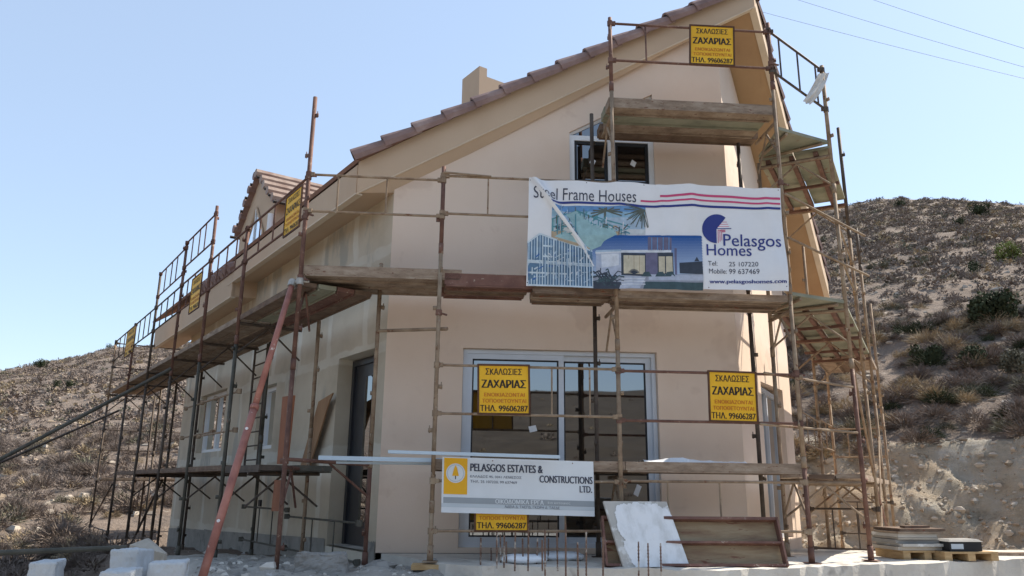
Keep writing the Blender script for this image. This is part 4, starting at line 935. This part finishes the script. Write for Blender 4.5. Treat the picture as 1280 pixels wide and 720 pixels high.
for x in (590, 650, 690): bpoly(mb, [(x-22, 522), (x-10, 502), (x+12, 500), (x+24, 522)], prn['grn'], .0108)
mb.build('picture', ban)
mb = MB()
for u, v in ((.005, .02), (.225, .015), (.45, .015), (.99, .02), (.004, .97), (.99, .96), (.69, .985)):
    q = bsurf(u, v); mb.tube(q+FN*.004, q-FN*.05+UZ*.03, .006, 'dark', 5)
mb.build('tie', ban)
mb = MB(); cr_ = [(76, 84), (150, 175), (230, 275), (300, 365), (362, 472)]; wd_ = [2, 4.5, 5.5, 4, 1.5]  # white strip added to paint the glare along the diagonal crease
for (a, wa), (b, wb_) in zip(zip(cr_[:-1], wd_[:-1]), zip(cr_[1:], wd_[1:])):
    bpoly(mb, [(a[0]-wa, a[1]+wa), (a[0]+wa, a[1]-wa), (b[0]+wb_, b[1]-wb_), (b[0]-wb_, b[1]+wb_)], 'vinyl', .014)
mb.build('glare_strip', ban)
mb = MB()

# ================================================================== LOOSE THINGS
# raking prop from the corner post
topp = on_v(366, 353, PLA+LN*.05, HL); ft = at_y(240, 764, 6.75)
pr = thing('raking_prop', 'long salmon-red steel prop leaning against the tall corner post', 'prop', ft)
midp = ft+(topp-ft)*.55
mb = MB(); mb.tube(ft, midp, .037, 'prop', 12); mb.tube(midp, topp, .031, 'prop', 12); mb.tube(midp-(topp-ft)*.01, midp+(topp-ft)*.004, .043, 'prop', 12)
o = mb.build('tube', pr); [setattr(p_, 'use_smooth', True) for p_ in o.data.polygons]
mb = MB(); dq = (topp-ft)/np.linalg.norm(topp-ft); mb.tube(topp-dq*.06, topp+dq*.02, .047, 'clamp', 10); c = V(*PLA[:2], topp[2]); mb.tube(c-UZ*.035, c+UZ*.035, .042, 'clamp', 10); mb.tube(c, topp, .022, 'clamp', 8); mb.tube(c+FD*.03, c+FD*.1, .012, 'clamp', 6)
mb.build('clamp', pr)
mb = MB()
for k in (.22, .48): c = ft+(topp-ft)*k; mb.tube(c-FN*.0+FN*.02, c+FN*.05, .014, 'white', 8)
mb.build('pin', pr)
# loose tubes reaching out over the hillside on the left
def loose(px0, py0, d0, px1, py1, d1, r, mat, name, label):
    p, q = at_y(px0, py0, d0), at_y(px1, py1, d1); mbq = MB(); mbq.tube(p, q, r, mat, 9); return solo(mbq, name, label, 'tube', p)
q = on_v(214, 461, PLA+LN*.06, HL); p = at_y(-90, 622, 11.5)
mb = MB(); mb.tube(p, q, .03, 'green', 9); solo(mb, 'raking_tube', 'long grey-green tube slanting from the hillside up to the left scaffold deck', 'tube', p)
q = on_v(148, 513.5, PLA+LN*.06, HL); p = at_y(-90, 618, 13.5)
mb = MB(); mb.tube(p, q, .024, 'dark', 9); solo(mb, 'raking_tube', 'thin dark tube slanting up below the longer grey-green one at far left', 'tube', p)
loose(-40, 692.5, 6.9, 158, 684.5, 7.4, .024, 'green', 'scaffold_tube', 'grey-green tube lying level across the pale blocks at lower left')
# aerated concrete blocks at the lower left
def rough_box(mbq, c, ax, ay, az, mat, ch=.012):
    o = np.asarray(c)-(ax+ay)/2; bs = []
    n = 3
    b = [o, o+ax, o+ax+ay, o+ay]; j = lambda: V(*(random.uniform(-ch, ch) for _ in range(3)))
    mbq.hexa([q_+j() for q_ in b], [q_+az+j() for q_ in b], mat)
def rough_up(ob, amt):
    sb = ob.modifiers.new('cut', 'SUBSURF'); sb.subdivision_type = 'SIMPLE'; sb.levels = 4; sb.render_levels = 4
    for nm, sz, k in (('chips', .09, 1), ('pores', .025, .35)):
        tx = bpy.data.textures.get(nm) or bpy.data.textures.new(nm, 'CLOUDS'); tx.noise_scale = sz; tx.noise_depth = 3
        dm = ob.modifiers.new(nm, 'DISPLACE'); dm.texture = tx; dm.strength = amt*k; dm.mid_level = .5; dm.texture_coords = 'LOCAL'
def blk(px, py, Y, sx, sy, h, rot, label, tilt=0):
    q = at_y(px, py, Y); a = rad(rot); ax, ay = V(math.cos(a), math.sin(a), 0)*sx, V(-math.sin(a), math.cos(a), 0)*sy
    az = V(tilt*h, 0, h); base = q-UZ*h
    mbq = MB(); rough_box(mbq, base, ax, ay, az, 'block'); ob = solo(mbq, 'concrete_block', label, 'block', base, 'pale aerated concrete blocks')
    bv = ob.modifiers.new('bevel', 'BEVEL'); bv.width = .016; bv.segments = 2; rough_up(ob, .03); return ob
blk(60, 701, 6.5, .2, .22, .6, 8, 'pale block standing apart at the far lower left corner')
blk(172, 687, 6.6, .24, .22, .62, -12, 'tallest pale block, upright in the lower left heap', -.06)
blk(209, 701, 6.45, .28, .2, .5, 14, 'pale block tilted against the upright one, right of it', .04)
blk(153, 711, 6.2, .24, .2, .45, 4, 'lowest pale block in front of the upright one')
# board leaning behind them
mb = MB(); a, b, c = at_y(162, 681, 7.3), at_y(183, 673, 7.35), at_y(206, 692, 7.2)
mb.prism([a, b, c, c-UZ*.16, b+V(.0, .02, -.42), a-UZ*.38], V(.01, .03, .0), 'boardstack'); solo(mb, 'plywood_offcut', 'small tan board leaning behind the pale blocks', 'board', c-UZ*.35)
# grey block and stones by the doorway
q = on_z(402, 712, -.08); mb = MB(); rough_box(mb, V(q[0], q[1], -.17), V(.52, .05, 0), V(-.04, .3, 0), V(0, 0, .24), 'greyblock', .03); o = solo(mb, 'concrete_lump', 'broad grey concrete block lying in the rubble below the dark door', 'block', V(q[0], q[1], -.17)); bv = o.modifiers.new('bevel', 'BEVEL'); bv.width = .02; bv.segments = 2; rough_up(o, .06)
def stone_mesh(r, mat, seed, flat_=.7):
    mbq = MB(); rg = np.random.default_rng(seed); n1, n2 = 7, 5; vs = []
    for j in range(n2+1):
        for i in range(n1):
            t, ph = 2*math.pi*i/n1, math.pi*j/n2; k = r*(1+rg.uniform(-.2, .2))
            vs.append((k*math.sin(ph)*math.cos(t), k*math.sin(ph)*math.sin(t), k*flat_*math.cos(ph)))
    mbq.add(vs, [(j*n1+i, j*n1+(i+1) % n1, (j+1)*n1+(i+1) % n1, (j+1)*n1+i) for j in range(n2) for i in range(n1)], mat); return mbq
o = stone_mesh(.065, 'plaster', 3, .8).build('stone'); q = on_z(426, 712, -.12); o.location = (q[0], q[1], -.10); tag(o, 'round white stone in the rubble beside the grey block', 'stone')
o = stone_mesh(.16, 'greyblock', 5, .4).build('stone'); q = on_z(478, 707, -.06); o.location = (q[0], q[1]-.1, -.06); tag(o, 'flat grey stone at the foot of the inner corner post', 'stone')
mb = MB(); q = V(*PLB[:2], -.045); mb.cbox(q+UZ*.0, V(.36, .02, 0), V(-.01, .22, 0), UZ*.05, 'pallet'); solo(mb, 'base_board', 'pale timber board under the second front post', 'board', q)
# leaning plywood and formply on the left
mb = MB(); p_ = [on_v(*q_, P0+LN*.1, HL) for q_ in ((416, 491), (411, 503), (386, 585), (375, 583), (398, 502))]
mb.prism(p_, -LN*.018, 'plywood'); solo(mb, 'plywood_sheet', 'orange-brown plywood strip leaning on the grey wall left of the door', 'board', p_[2])
mb = MB(); p_ = [on_v(*q_, PLA+LN*-.06, HL) for q_ in ((353, 496), (366, 494), (357, 580), (346, 580))]
mb.prism(p_, -LN*.03, 'redwood'); solo(mb, 'formwork_plank', 'upper red-brown plank fixed behind the tall corner post', 'plank', p_[2])
mb = MB(); p_ = [on_v(*q_, PLA+LN*-.06, HL) for q_ in ((343, 600), (354, 600), (350, 639), (339, 639))]
mb.prism(p_, -LN*.03, 'redwood'); solo(mb, 'formwork_plank', 'lower short red-brown plank behind the tall corner post', 'plank', p_[2])
# plastic profiles and sheet on the lowest deck
for (a, b, off, z, r, lb) in (((398, 572), (552, 575.5), .12, 1.02, .022, 'pale blue plastic profile sticking out left of the lowest deck'), ((420, 578), (560, 580), .2, 1.0, .012, 'thin grey plastic profile lying just below the wider blue one'), ((485, 564.5), (700, 571), -.3, 1.05, .016, 'slim bluish profile lying along the back of the lowest deck')):
    p, q = on_v(*a, P0+FN*(SO-off), HF), on_v(*b, P0+FN*(SO-off), HF); mb = MB(); d = q-p; mb.box(p-UZ*r, d, FN*-.09, UZ*r*2, 'pvc'); solo(mb, 'plastic_profile', lb, 'profile', p)
mb = MB(); nn = 26; a, b = on_v(806, 577, P0+FN*(SO-.1), HF), on_v(935, 582, P0+FN*(SO-.1), HF); vs = []
for j in range(7):
    for i in range(nn+1):
        t = i/nn; p = a+(b-a)*t-FN*(.07*j); h = 1.024+(j > 0)*(.018+.034*math.exp(-((t-.36)/.18)**2)+.004*math.sin(i*1.9+j)+.006*math.sin(i*.7+2*j)); vs.append(V(p[0], p[1], h))
mb.add(vs, [(j*(nn+1)+i, j*(nn+1)+i+1, (j+1)*(nn+1)+i+1, (j+1)*(nn+1)+i) for j in range(6) for i in range(nn)], 'sheet'); solo(mb, 'plastic_sheet', 'crumpled milky plastic sheet on the lowest deck right of the window', 'sheet', V(a[0], a[1], .98))
# rag on the right-hand top rail
mb = MB(); vs = []
nn = 14; ra, rb_, rc, rd_ = (on_v(*q_, PE+FN*.04, 64) for q_ in ((1022, 93), (1037, 90), (1012, 131), (1004, 126)))
for j in range(nn+1):
    for i in range(nn+1):
        u, v = i/nn, j/nn; p = (ra*(1-u)+rb_*u)*(1-v)+(rd_*(1-u)+rc*u)*v; p = p-UZ*(.05*math.sin(v*3.1)*(.4+u)); vs.append(p+FN*(.012*math.sin(u*13+v*4)+.012*math.sin(v*9+u*5)))
mb.add(vs, [(j*(nn+1)+i, j*(nn+1)+i+1, (j+1)*(nn+1)+i+1, (j+1)*(nn+1)+i) for j in range(nn) for i in range(nn)], 'rag'); solo(mb, 'rag', 'grubby white rag tied to the top right guard rail', 'rag', rc, smooth=True)

# formwork panel: steel frame with timber-coloured face, leaning back
p = on_z(757, 708.5, 0.0); q = on_z(985, 709, 0.0); p[1] -= 0; fd = q-p; fl = np.linalg.norm(fd); fd = fd/fl; fnn = V(fd[1], -fd[0], 0); upf = (UZ*.92-fnn*.38); FHT = .50
fw = thing('formwork', 'rusty steel formwork panel with two trays leaning on the slab', 'formwork', p)
M['formface'] = nmat('mottled_formwork_face', [(.25, (.16, .085, .055)), (.5, (.28, .2, .12)), (.75, (.38, .31, .2))], 3, 8, .85, .2, stretch=(.6, .6, 4), spots=[(5, .6, (.17, .07, .045))])
mb = MB(); nf = np.cross(fd, upf); nf = nf if nf@fnn > 0 else -nf
mb.box(p+upf*.0-nf*.05, fd*fl, -nf*.012, upf*FHT, 'formface'); mb.build('face', fw)
mb = MB()
for t, th in ((0, .025), (.46, .022), (.95, .03)): mb.box(p+upf*FHT*t-nf*.048, fd*fl, nf*.075, upf*th, 'steel_red')
for s_ in (0.0, fl-.02): mb.box(p+fd*s_-nf*.047, fd*.02, nf*.085, upf*FHT, 'steel_red')
mb.build('steel_frame', fw)
# cement board with plaster, leaning against it
c = [on_z(775, 708, .002), on_z(856, 707, .002)]; d = c[1]-c[0]; w_ = np.linalg.norm(d); d /= w_; nb = V(d[1], -d[0], 0); ub = UZ*.93-nb*.36; ub /= np.linalg.norm(ub)
c = [q_+nb*.10 for q_ in c]; HB = .66; lean = -d*.11
pb = thing('mortar_board', 'grey board smeared with white plaster leaning on the formwork panel', 'board', c[0])
nb2 = np.cross(d, ub); nb2 = nb2 if nb2@nb > 0 else -nb2
mb = MB(); a0 = [c[0], c[1], c[1]+ub*HB+lean, c[0]+ub*HB+lean]; mb.prism([q_ for q_ in a0], -nb2*.03, 'cement_board'); mb.build('panel', pb)
mb = MB(); NN = 80; vs = []; fs = []; inside = {}
for j in range(NN+1):
    for i in range(NN+1):
        u, v = i/NN, j/NN; pos = c[0]+d*(w_*u)+(ub*HB+lean)*v
        vs.append(pos+nb2*(.004+.006*max(0, mnoise.noise(Vector((u*4, v*4, 1.3)))+.35)+.004*abs(mnoise.noise(Vector((u*14, v*9, 4))))))
for j in range(NN):
    for i in range(NN):
        u, v = (i+.5)/NN, (j+.5)/NN; e = (abs(u-.56-.04*(.5-v))/.46)**4+(abs(v-.44)/.53)**4+.30*mnoise.noise(Vector((u*9, v*6, 7)))+.15*mnoise.noise(Vector((u*25, v*20, 3)))
        if e < 1 or (v < .15 and u > .25 and u < .98 and e < 1.5): fs.append((j*(NN+1)+i, j*(NN+1)+i+1, (j+1)*(NN+1)+i+1, (j+1)*(NN+1)+i))
mb.add(vs, fs, 'plaster'); mb.build('plaster', pb, True)

# starter bars
bars = [(600.7, 672, 705), (614, 685, 701), (621, 663, 708), (626, 668, 704), (630, 669, 707), (633, 677, 705), (643.5, 665, 711), (654, 673, 705), (660, 655, 711), (671, 673, 705), (678, 675, 711), (681.5, 662, 715), (685, 673, 701), (697, 664, 711), (707, 655, 715), (723, 678, 715), (732, 663, 720), (753, 671, 720), (797, 677, 720), (810, 679, 720), (825.5, 679, 720)]
for k, (x, yt, yb) in enumerate(bars):
    if yb <= 712: q = on_z(x, yb, 0); b0 = q-UZ*.02
    else: q = at_y(x, yb, 7.5); b0 = q-UZ*.5
    t = at_y(x, yt, q[1]); t = V(t[0]+random.uniform(-.008, .008), t[1]+random.uniform(-.02, .02), t[2])
    mb = MB(); mb.tube(b0, t, random.uniform(.0065, .0085), 'rebar', 7)
    for j in range(int((t-b0)[2]/.03)): c_ = b0+(t-b0)*(j*.03/(t-b0)[2]); mb.tube(c_, c_+(t-b0)/np.linalg.norm(t-b0)*.009, .0098, 'rebar', 6)
    solo(mb, 'starter_bar', 'thin rusty steel bar standing upright at the front edge of the slab', 'steel bar', b0, 'starter bars along the slab edge')
# plaster sacks on the slab between the bars
for (x, y, sx, lb) in ((655, 704, .24, 'flat white sack lying on the slab behind the left starter bars'), (700, 700, .26, 'plump white sack on the slab below the window')):
    q = on_z(x, y, 0); mb = MB(); n1, n2 = 14, 8; vs = []
    for j in range(n2+1):
        for i in range(n1):
            t, ph = 2*math.pi*i/n1, math.pi*j/n2; e = lambda v_: math.copysign(abs(v_)**.65, v_)
            vs.append((q[0]+sx*e(math.sin(ph)*math.cos(t)), q[1]+.12*e(math.sin(ph)*math.sin(t)), .04+.045*math.cos(ph)+.008*math.sin(5*t)))
    mb.add(vs, [(j*n1+(i+1) % n1, j*n1+i, (j+1)*n1+i, (j+1)*n1+(i+1) % n1) for j in range(n2) for i in range(n1)], 'sheet'); solo(mb, 'sack', lb, 'sack', V(q[0], q[1], 0), smooth=True)

# pallets, board stack and box at the right
def pallet(px, py, wd, dp, rot, label):
    q = on_z(px, py, 0.0); a = rad(rot); ax, ay = V(math.cos(a), math.sin(a), 0), V(-math.sin(a), math.cos(a), 0); z = slab_z(q[0], q[1])+.002
    t = thing('pallet', label, 'pallet', V(q[0], q[1], z)); o = V(q[0], q[1], z)
    mbq = MB()
    for k in range(3): mbq.box(o+ax*(wd-.09)*k/2, ax*.09, ay*dp, UZ*.075, 'pallet')
    mbq.build('runner', t); mbq = MB()
    for k in range(6): mbq.box(o+ay*((dp-.09)*k/5)+UZ*.076, ax*wd, ay*.09, UZ*.02, 'pallet')
    mbq.build('top_board', t); mbq = MB()
    return o, ax, ay
o, ax, ay = pallet(1130, 700, .62, .5, 10, 'pale timber pallet under the stack of boards')
st = thing('board_stack', 'stack of grey and beige boards on the left pallet', 'boards', o+UZ*.098)
z = .10
for k in range(7):
    th = random.choice((.022, .03, .038)); mb = MB(); j = random.uniform(-.04, .04); j2 = random.uniform(-.03, .05); w__ = random.uniform(.46, .62)
    mb.box(o+ax*(-.02+j)+ay*j2+UZ*z, ax*w__, ay*.48, UZ*th, ['boardstack', 'cement_board', 'greyblock', 'boardstack', 'cement_board', 'plank', 'plank_dark'][k]); mb.build('board', st); z += th+.003
mb = MB(); mb.box(o+ax*.1+ay*.06+UZ*z, ax*.36+ay*.05, ay*.09, UZ*.025, 'plank_dark'); solo(mb, 'timber_offcut', 'dark timber offcut lying on top of the board stack', 'timber', o+UZ*z)
o, ax, ay = pallet(1182, 701.5, .66, .45, 8, 'pale timber pallet under the dark box at right')
bx = thing('toolbox', 'dark grey box with a pale front label on the right pallet', 'box', o+UZ*.098)
bo = o+ax*.10+ay*.04+UZ*.098
mb = MB(); mb.box(bo, ax*.40, ay*.26, UZ*.10, 'blackbox'); mb.build('body', bx)
mb = MB(); mb.hexa([bo+UZ*.103-ax*.01-ay*.01, bo+ax*.42+UZ*.103-ay*.01, bo+ax*.42+ay*.28+UZ*.103, bo+ay*.28-ax*.01+UZ*.103], [bo+UZ*.125+ax*.03+ay*.03, bo+ax*.38+UZ*.13+ay*.03, bo+ax*.38+ay*.24+UZ*.13, bo+ay*.24+ax*.03+UZ*.125], 'greyblock'); mb.build('lid', bx)
mb = MB(); mb.box(bo+ax*.02+UZ*.025-ay*.004, ax*.15, ay*.003, UZ*.055, 'ltgrey'); mb.build('label_plate', bx)
mb = MB(); q = on_z(1262, 696, 0); mb.box(V(q[0], q[1]+.3, slab_z(q[0], q[1]+.3)), V(.7, .06, 0), V(-.02, .15, 0), UZ*.06, 'plank'); solo(mb, 'timber_beam', 'grey-brown beam lying at the right edge of the slab', 'timber', q)

# overhead lines
for k, (a, b, lb) in enumerate((((905, 2), (1330, 100), 'lowest thin overhead wire in the upper right sky'), ((960, -12), (1330, 88), 'middle thin overhead wire in the upper right sky'), ((1040, -18), (1330, 66), 'highest thin overhead wire in the upper right sky'))):
    p, q = at_y(*a, 26), at_y(*b, 22); q = p+(q-p)*2.2; mb = MB(); pts = [p+(q-p)*t-UZ*(1.2*t*(1-t)) for t in np.linspace(0, 1, 14)]; mb.path(pts, .0065, 'wire', 5); solo(mb, 'power_line', lb, 'wire', p)

# ================================================================== SCRUB, BUSHES, STONES
def leafmat(name, c, var=.35):
    mt, n, b = newmat(name); v = coords(n)
    c_ = ramp(n, [(.3, sc3(c, 1-var)), (.7, sc3(c, 1+var))], noisetex(n, v, 1.7, 4)); n.links.new(c_, b.inputs['Base Color'])
    b.inputs['Roughness'].default_value = .9; b.inputs['Specular IOR Level'].default_value = .15; return mt
SCR = [leafmat('dry_grey_scrub', (.215, .175, .15)), leafmat('brown_scrub', (.185, .145, .12)), leafmat('straw_tufts', (.33, .26, .17)), leafmat('olive_scrub', (.135, .128, .092))]
LEAF = leafmat('dark_olive_leaves', (.045, .055, .028), .4); LEAFY = leafmat('yellow_green_leaves', (.17, .19, .06), .3); TWIG = leafmat('grey_bark', (.16, .13, .10))
def clump(n, seed, spiky=.6, size=.12):
    """open dome of narrow blades and small leaf faces, radius about 1"""
    g = np.random.default_rng(seed)
    t = g.uniform(0, 2*np.pi, n); el = np.arcsin(g.uniform(.0, 1, n)); lob = 1+.25*np.sin(3*t+seed)+.15*np.sin(5*t+2*seed)
    d = np.stack([np.cos(t)*np.cos(el), np.sin(t)*np.cos(el), np.sin(el)*.85], -1)
    r1 = lob*g.uniform(.6, 1.0, n); r0 = r1*g.uniform(.45, .85, n)
    tip, base = d*r1[:, None], d*r0[:, None]+g.normal(0, .05, (n, 3))
    s = np.cross(d, g.normal(size=(n, 3))); s /= np.linalg.norm(s, axis=1)[:, None]+1e-9
    wd = size*g.uniform(.5, 1.2, n)[:, None]
    v = np.stack([base-s*wd, base+s*wd, tip], 1).reshape(-1, 3); v[:, 2] = np.maximum(v[:, 2], -.06)
    return v
def scatter(az0, az1, r0, r1, n, power):
    a = np.radians(rng.uniform(az0, az1, n)); u = rng.uniform(0, 1, n); r = (r0**power+u*(r1**power-r0**power))**(1/power)
    return r*np.sin(a), r*np.cos(a)
def in_house(x, y):
    d = np.stack([x, y], -1)-P0[:2]; s = d@LD[:2]; p = -(d@LN[:2]); return (s > -4) & (s < 14.5) & (p > -1.4) & (p < 10)
def merged(name, xs, ys, sizes, temps, mats, mi, flatk=1.0):
    if not isinstance(xs, list): xs, ys, sizes, temps, mi = [xs], [ys], [sizes], [temps], [mi]
    V_, MI = [], []
    for X, Y, S, T_, I in zip(xs, ys, sizes, temps, mi):
        zs = terrain_z(X, Y)
        for k in range(len(X)):
            t = T_[k % len(T_)]; a = rng.uniform(0, 6.28); c, s = math.cos(a), math.sin(a); q = t*S[k]
            V_.append(np.stack([q[:, 0]*c-q[:, 1]*s+X[k], q[:, 0]*s+q[:, 1]*c+Y[k], q[:, 2]*flatk+zs[k]], -1)); MI.append(np.full(len(t)//3, I[k]))
    v = np.concatenate(V_).astype(np.float32); me = bpy.data.meshes.new(name)
    fill_mesh(me, v, np.zeros((0, 4), int), np.arange(len(v)).reshape(-1, 3), mats, np.concatenate(MI))
    o = bpy.data.objects.new(name, me); COL.objects.link(o); return o
big = [clump(800, i, size=.02) for i in range(5)]; sml = [clump(46, 20+i, size=.15) for i in range(6)]; mid_ = [clump(300, 40+i, size=.034) for i in range(5)]
xs, ys = scatter(-50, -13, 12.5, 155, 10000, 1.35); x2, y2 = scatter(14, 48, 26, 125, 9000, 1.5); x4, y4 = scatter(-15, 16, 30, 150, 500, 1.5); x5, y5 = scatter(55, 305, 22, 140, 1500, 1.4)
fx, fy = np.concatenate([xs, x2, x4, x5]), np.concatenate([ys, y2, y4, y5]); k = ~in_house(fx, fy); fx, fy = fx[k], fy[k]
fr_ = np.hypot(fx, fy); k = vnoise(fx, fy, 6, 31)+.6*vnoise(fx, fy, 2.3, 32)+rng.uniform(-.5, .5, len(fx)) > -.42; fx, fy, fr_ = fx[k], fy[k], fr_[k]
fsz = rng.uniform(.2, .46, len(fx))*np.where(fr_ > 50, 1.25, 1)*(1+.7*(rng.uniform(size=len(fx)) > .94))
fmi = rng.choice(4, len(fx), p=[.48, .30, .14, .08])
nearm = fr_ < 42
o = merged('hill_scrub', [fx[~nearm], fx[nearm]], [fy[~nearm], fy[nearm]], [fsz[~nearm], fsz[nearm]], [sml, mid_], SCR, [fmi[~nearm], fmi[nearm]])
tag(o, 'low dry grey-brown scrub covering the hillsides', 'scrub', kind='stuff')
# bushy slope above the cut bank
xb, yb = scatter(13, 46, 18.9, 28, 520, 1.5); o = merged('bank_scrub', xb, yb, rng.uniform(.22, .6, len(xb)), big, SCR+[LEAF], rng.choice(5, len(xb), p=[.32, .26, .28, .08, .06]), .9)
tag(o, 'tangle of brown and olive scrub on the slope above the bare cut bank', 'scrub', kind='stuff')
# stones
ico = np.array([(math.cos(i*2.1)*math.sin(j), math.sin(i*2.1)*math.sin(j), .6*math.cos(j)) for j in (.5, 1.4, 2.4) for i in range(3)])
sf = [(0, 1, 2), (0, 3, 1), (1, 3, 4), (1, 4, 2), (2, 4, 5), (2, 5, 0), (0, 5, 3), (3, 6, 4), (4, 6, 7), (4, 7, 5), (5, 7, 8), (5, 8, 3), (3, 8, 6)]
stt = [(ico*(1+rng.uniform(-.25, .25, ico.shape)))[np.array(sf)].reshape(-1, 3) for _ in range(6)]
STO = [nmat('pale_limestone', two((.46, .40, .33), .75), 2, 4, .95, .2), nmat('brown_stone', two((.34, .27, .2), .7), 2, 4, .95, .2)]
xs, ys = scatter(-48, -13, 14.5, 90, 3600, 1.1); x2, y2 = scatter(13, 46, 15.5, 60, 1500, 1.1); fx, fy = np.concatenate([xs, x2]), np.concatenate([ys, y2]); k = ~in_house(fx, fy); fx, fy = fx[k], fy[k]
b1, b2 = scatter(12, 48, 15.3, 19.5, 2600, 1); ssz = np.minimum(rng.gamma(2, .04, len(fx))+.025, .22)*np.where((fx > 0) & (np.hypot(fx, fy) < 24), .55, 1)
fx, fy, ssz = np.concatenate([fx, b1]), np.concatenate([fy, b2]), np.concatenate([ssz, np.minimum(rng.gamma(1.3, .022, len(b1))+.018, .12)])
o = merged('stones', fx, fy, ssz, stt, STO, rng.choice(2, len(fx), p=[.6, .4])); tag(o, 'pale stones strewn over the dry hillsides', 'stones', kind='stuff')
rx, ry = np.concatenate([rng.uniform(-3.4, -.3, 420), rng.uniform(-6.5, -2.5, 160)]), np.concatenate([rng.uniform(6.2, 9.2, 420), rng.uniform(9, 14, 160)]); d = np.stack([rx, ry], -1)-P0[:2]; k = ((d@FN[:2] > .1) & (d@FD[:2] > -.3)) | (d@LN[:2] > .1); rx, ry = rx[k], ry[k]
o = merged('rubble', rx, ry, rng.gamma(1.6, .014, len(rx))+.008, stt, [M['greyblock'], M['concrete']], rng.choice(2, len(rx))); tag(o, 'grey building rubble in front of the left corner of the house', 'rubble', kind='stuff')

# single bushes one can point at
def bush(name, label, cat, q, R, hgt, mat, n, seed, group=None):
    g = np.random.default_rng(seed); t = thing(name, label, cat, q, group)
    cl = []
    for k in range(9):
        a, rr = g.uniform(0, 6.28), g.uniform(0, .62); c = np.array([math.cos(a)*rr, math.sin(a)*rr, g.uniform(.15, .8)]); s = g.uniform(.30, .52)
        m_ = n//9; d = g.normal(size=(m_, 3)); d /= np.linalg.norm(d, axis=1)[:, None]; p = c+d*s*g.uniform(.55, 1.0, m_)[:, None]
        nn = d+g.normal(0, .6, (m_, 3)); u = np.cross(nn, g.normal(size=(m_, 3))); u /= np.linalg.norm(u, axis=1)[:, None]; w_ = np.cross(nn, u); w_ /= np.linalg.norm(w_, axis=1)[:, None]
        ls = .055*g.uniform(.6, 1.5, m_)[:, None]; cl.append(np.stack([p-u*ls, p+w_*ls*1.1, p+u*ls*.8, p-w_*ls*.7], 1))
    v = np.concatenate(cl).reshape(-1, 3)*np.array([R, R, hgt]); v[:, 2] = np.maximum(v[:, 2], -.1)
    me = bpy.data.meshes.new('foliage'); fill_mesh(me, v, np.arange(len(v)).reshape(-1, 4), np.zeros((0, 3), int), [mat], np.zeros(len(v)//4))
    o = bpy.data.objects.new('foliage', me); COL.objects.link(o); o.parent = t
    mbq = MB(); b = V(*q)
    for k in range(5): a = g.uniform(0, 6.28); mbq.tube(b-UZ*.15, b+V(math.cos(a)*R*.4, math.sin(a)*R*.4, hgt*.6), .02*R+.008, TWIG, 5, r2=.006)
    mbq.build('stems', t); return t
BS = [(1247, 388, 30, 'dense dark green bush on the terrace at the right edge', LEAF, 2600), (1263, 318, 18, 'bright yellow-green bush on the right hillside', LEAFY, 1200), (1227, 264, 15, 'dark round bush just below the right skyline', LEAF, 900), (1200, 278, 10, 'dark bush left of the higher one on the right hill', LEAF, 800),
      (1124, 254, 10, 'small dark bush on the right skyline nearest the house', LEAF, 700), (1218, 335, 12, 'low dark bush left of the yellow-green one', LEAF, 700), (1160, 442, 20, 'dark green bush in the slope above the bare bank nearest the scaffold', LEAF, 1800), (1215, 446, 20, 'dark green bush halfway along the slope above the bare bank', LEAF, 1800), (1268, 455, 20, 'olive bush at the right end of the slope above the bare bank', SCR[3], 1800),
      (50, 457, 9, 'small dark tree alone on the left skyline', LEAF, 900), (70, 481, 8, 'left one of two low dark bushes high on the left hill', LEAF, 700), (86, 483, 9, 'right one of two low dark bushes high on the left hill', LEAF, 700), (135, 433, 5, 'tiny dark bush at the left skyline beside the scaffold', LEAF, 500)]
for k, (px, py, pr_, lb, mt, n) in enumerate(BS):
    q = ray_ground(px, py+pr_*.5, 14); dist = np.linalg.norm(q-CAM); R = pr_*dist/970
    bush('bush', lb, 'bush', q-UZ*.1*R, R, R*1.15, mt, n, 100+k)
# nearer scrub bushes on the left hillside: one of each kind, then copies
proto = []
for s in range(3):
    t = thing('scrub_bush', 'dry grey-brown scrub bush among pale stones on the lower left hillside', 'bush', (0, 0, 0), 'scrub bushes on the lower left hillside')
    v = clump(1500, 60+s, size=.011); me = bpy.data.meshes.new('foliage'); fill_mesh(me, v, np.zeros((0, 4), int), np.arange(len(v)).reshape(-1, 3), [SCR[s % 2]], np.zeros(len(v)//3)); o = bpy.data.objects.new('foliage', me); COL.objects.link(o); o.parent = t
    mbq = MB()
    for k in range(6): a = k*1.05; mbq.tube(V(0, 0, -.1), V(math.cos(a)*.5, math.sin(a)*.5, .5), .03, TWIG, 4, r2=.008)
    mbq.build('stems', t); proto.append(t)
xs, ys = scatter(-36, -15, 17, 42, 110, 1.3); k = ~in_house(xs, ys); xs, ys = xs[k], ys[k]; zs = terrain_z(xs, ys)
for i, (x, y, z) in enumerate(zip(xs, ys, zs)):
    o = proto[i] if i < 3 else copy_tree(proto[i % 3])
    s = random.uniform(.32, .75); o.location = (float(x), float(y), float(z)-.02); o.rotation_euler = (0, 0, random.uniform(0, 6.28)); o.scale = (s, s, s*random.uniform(.8, 1.1))
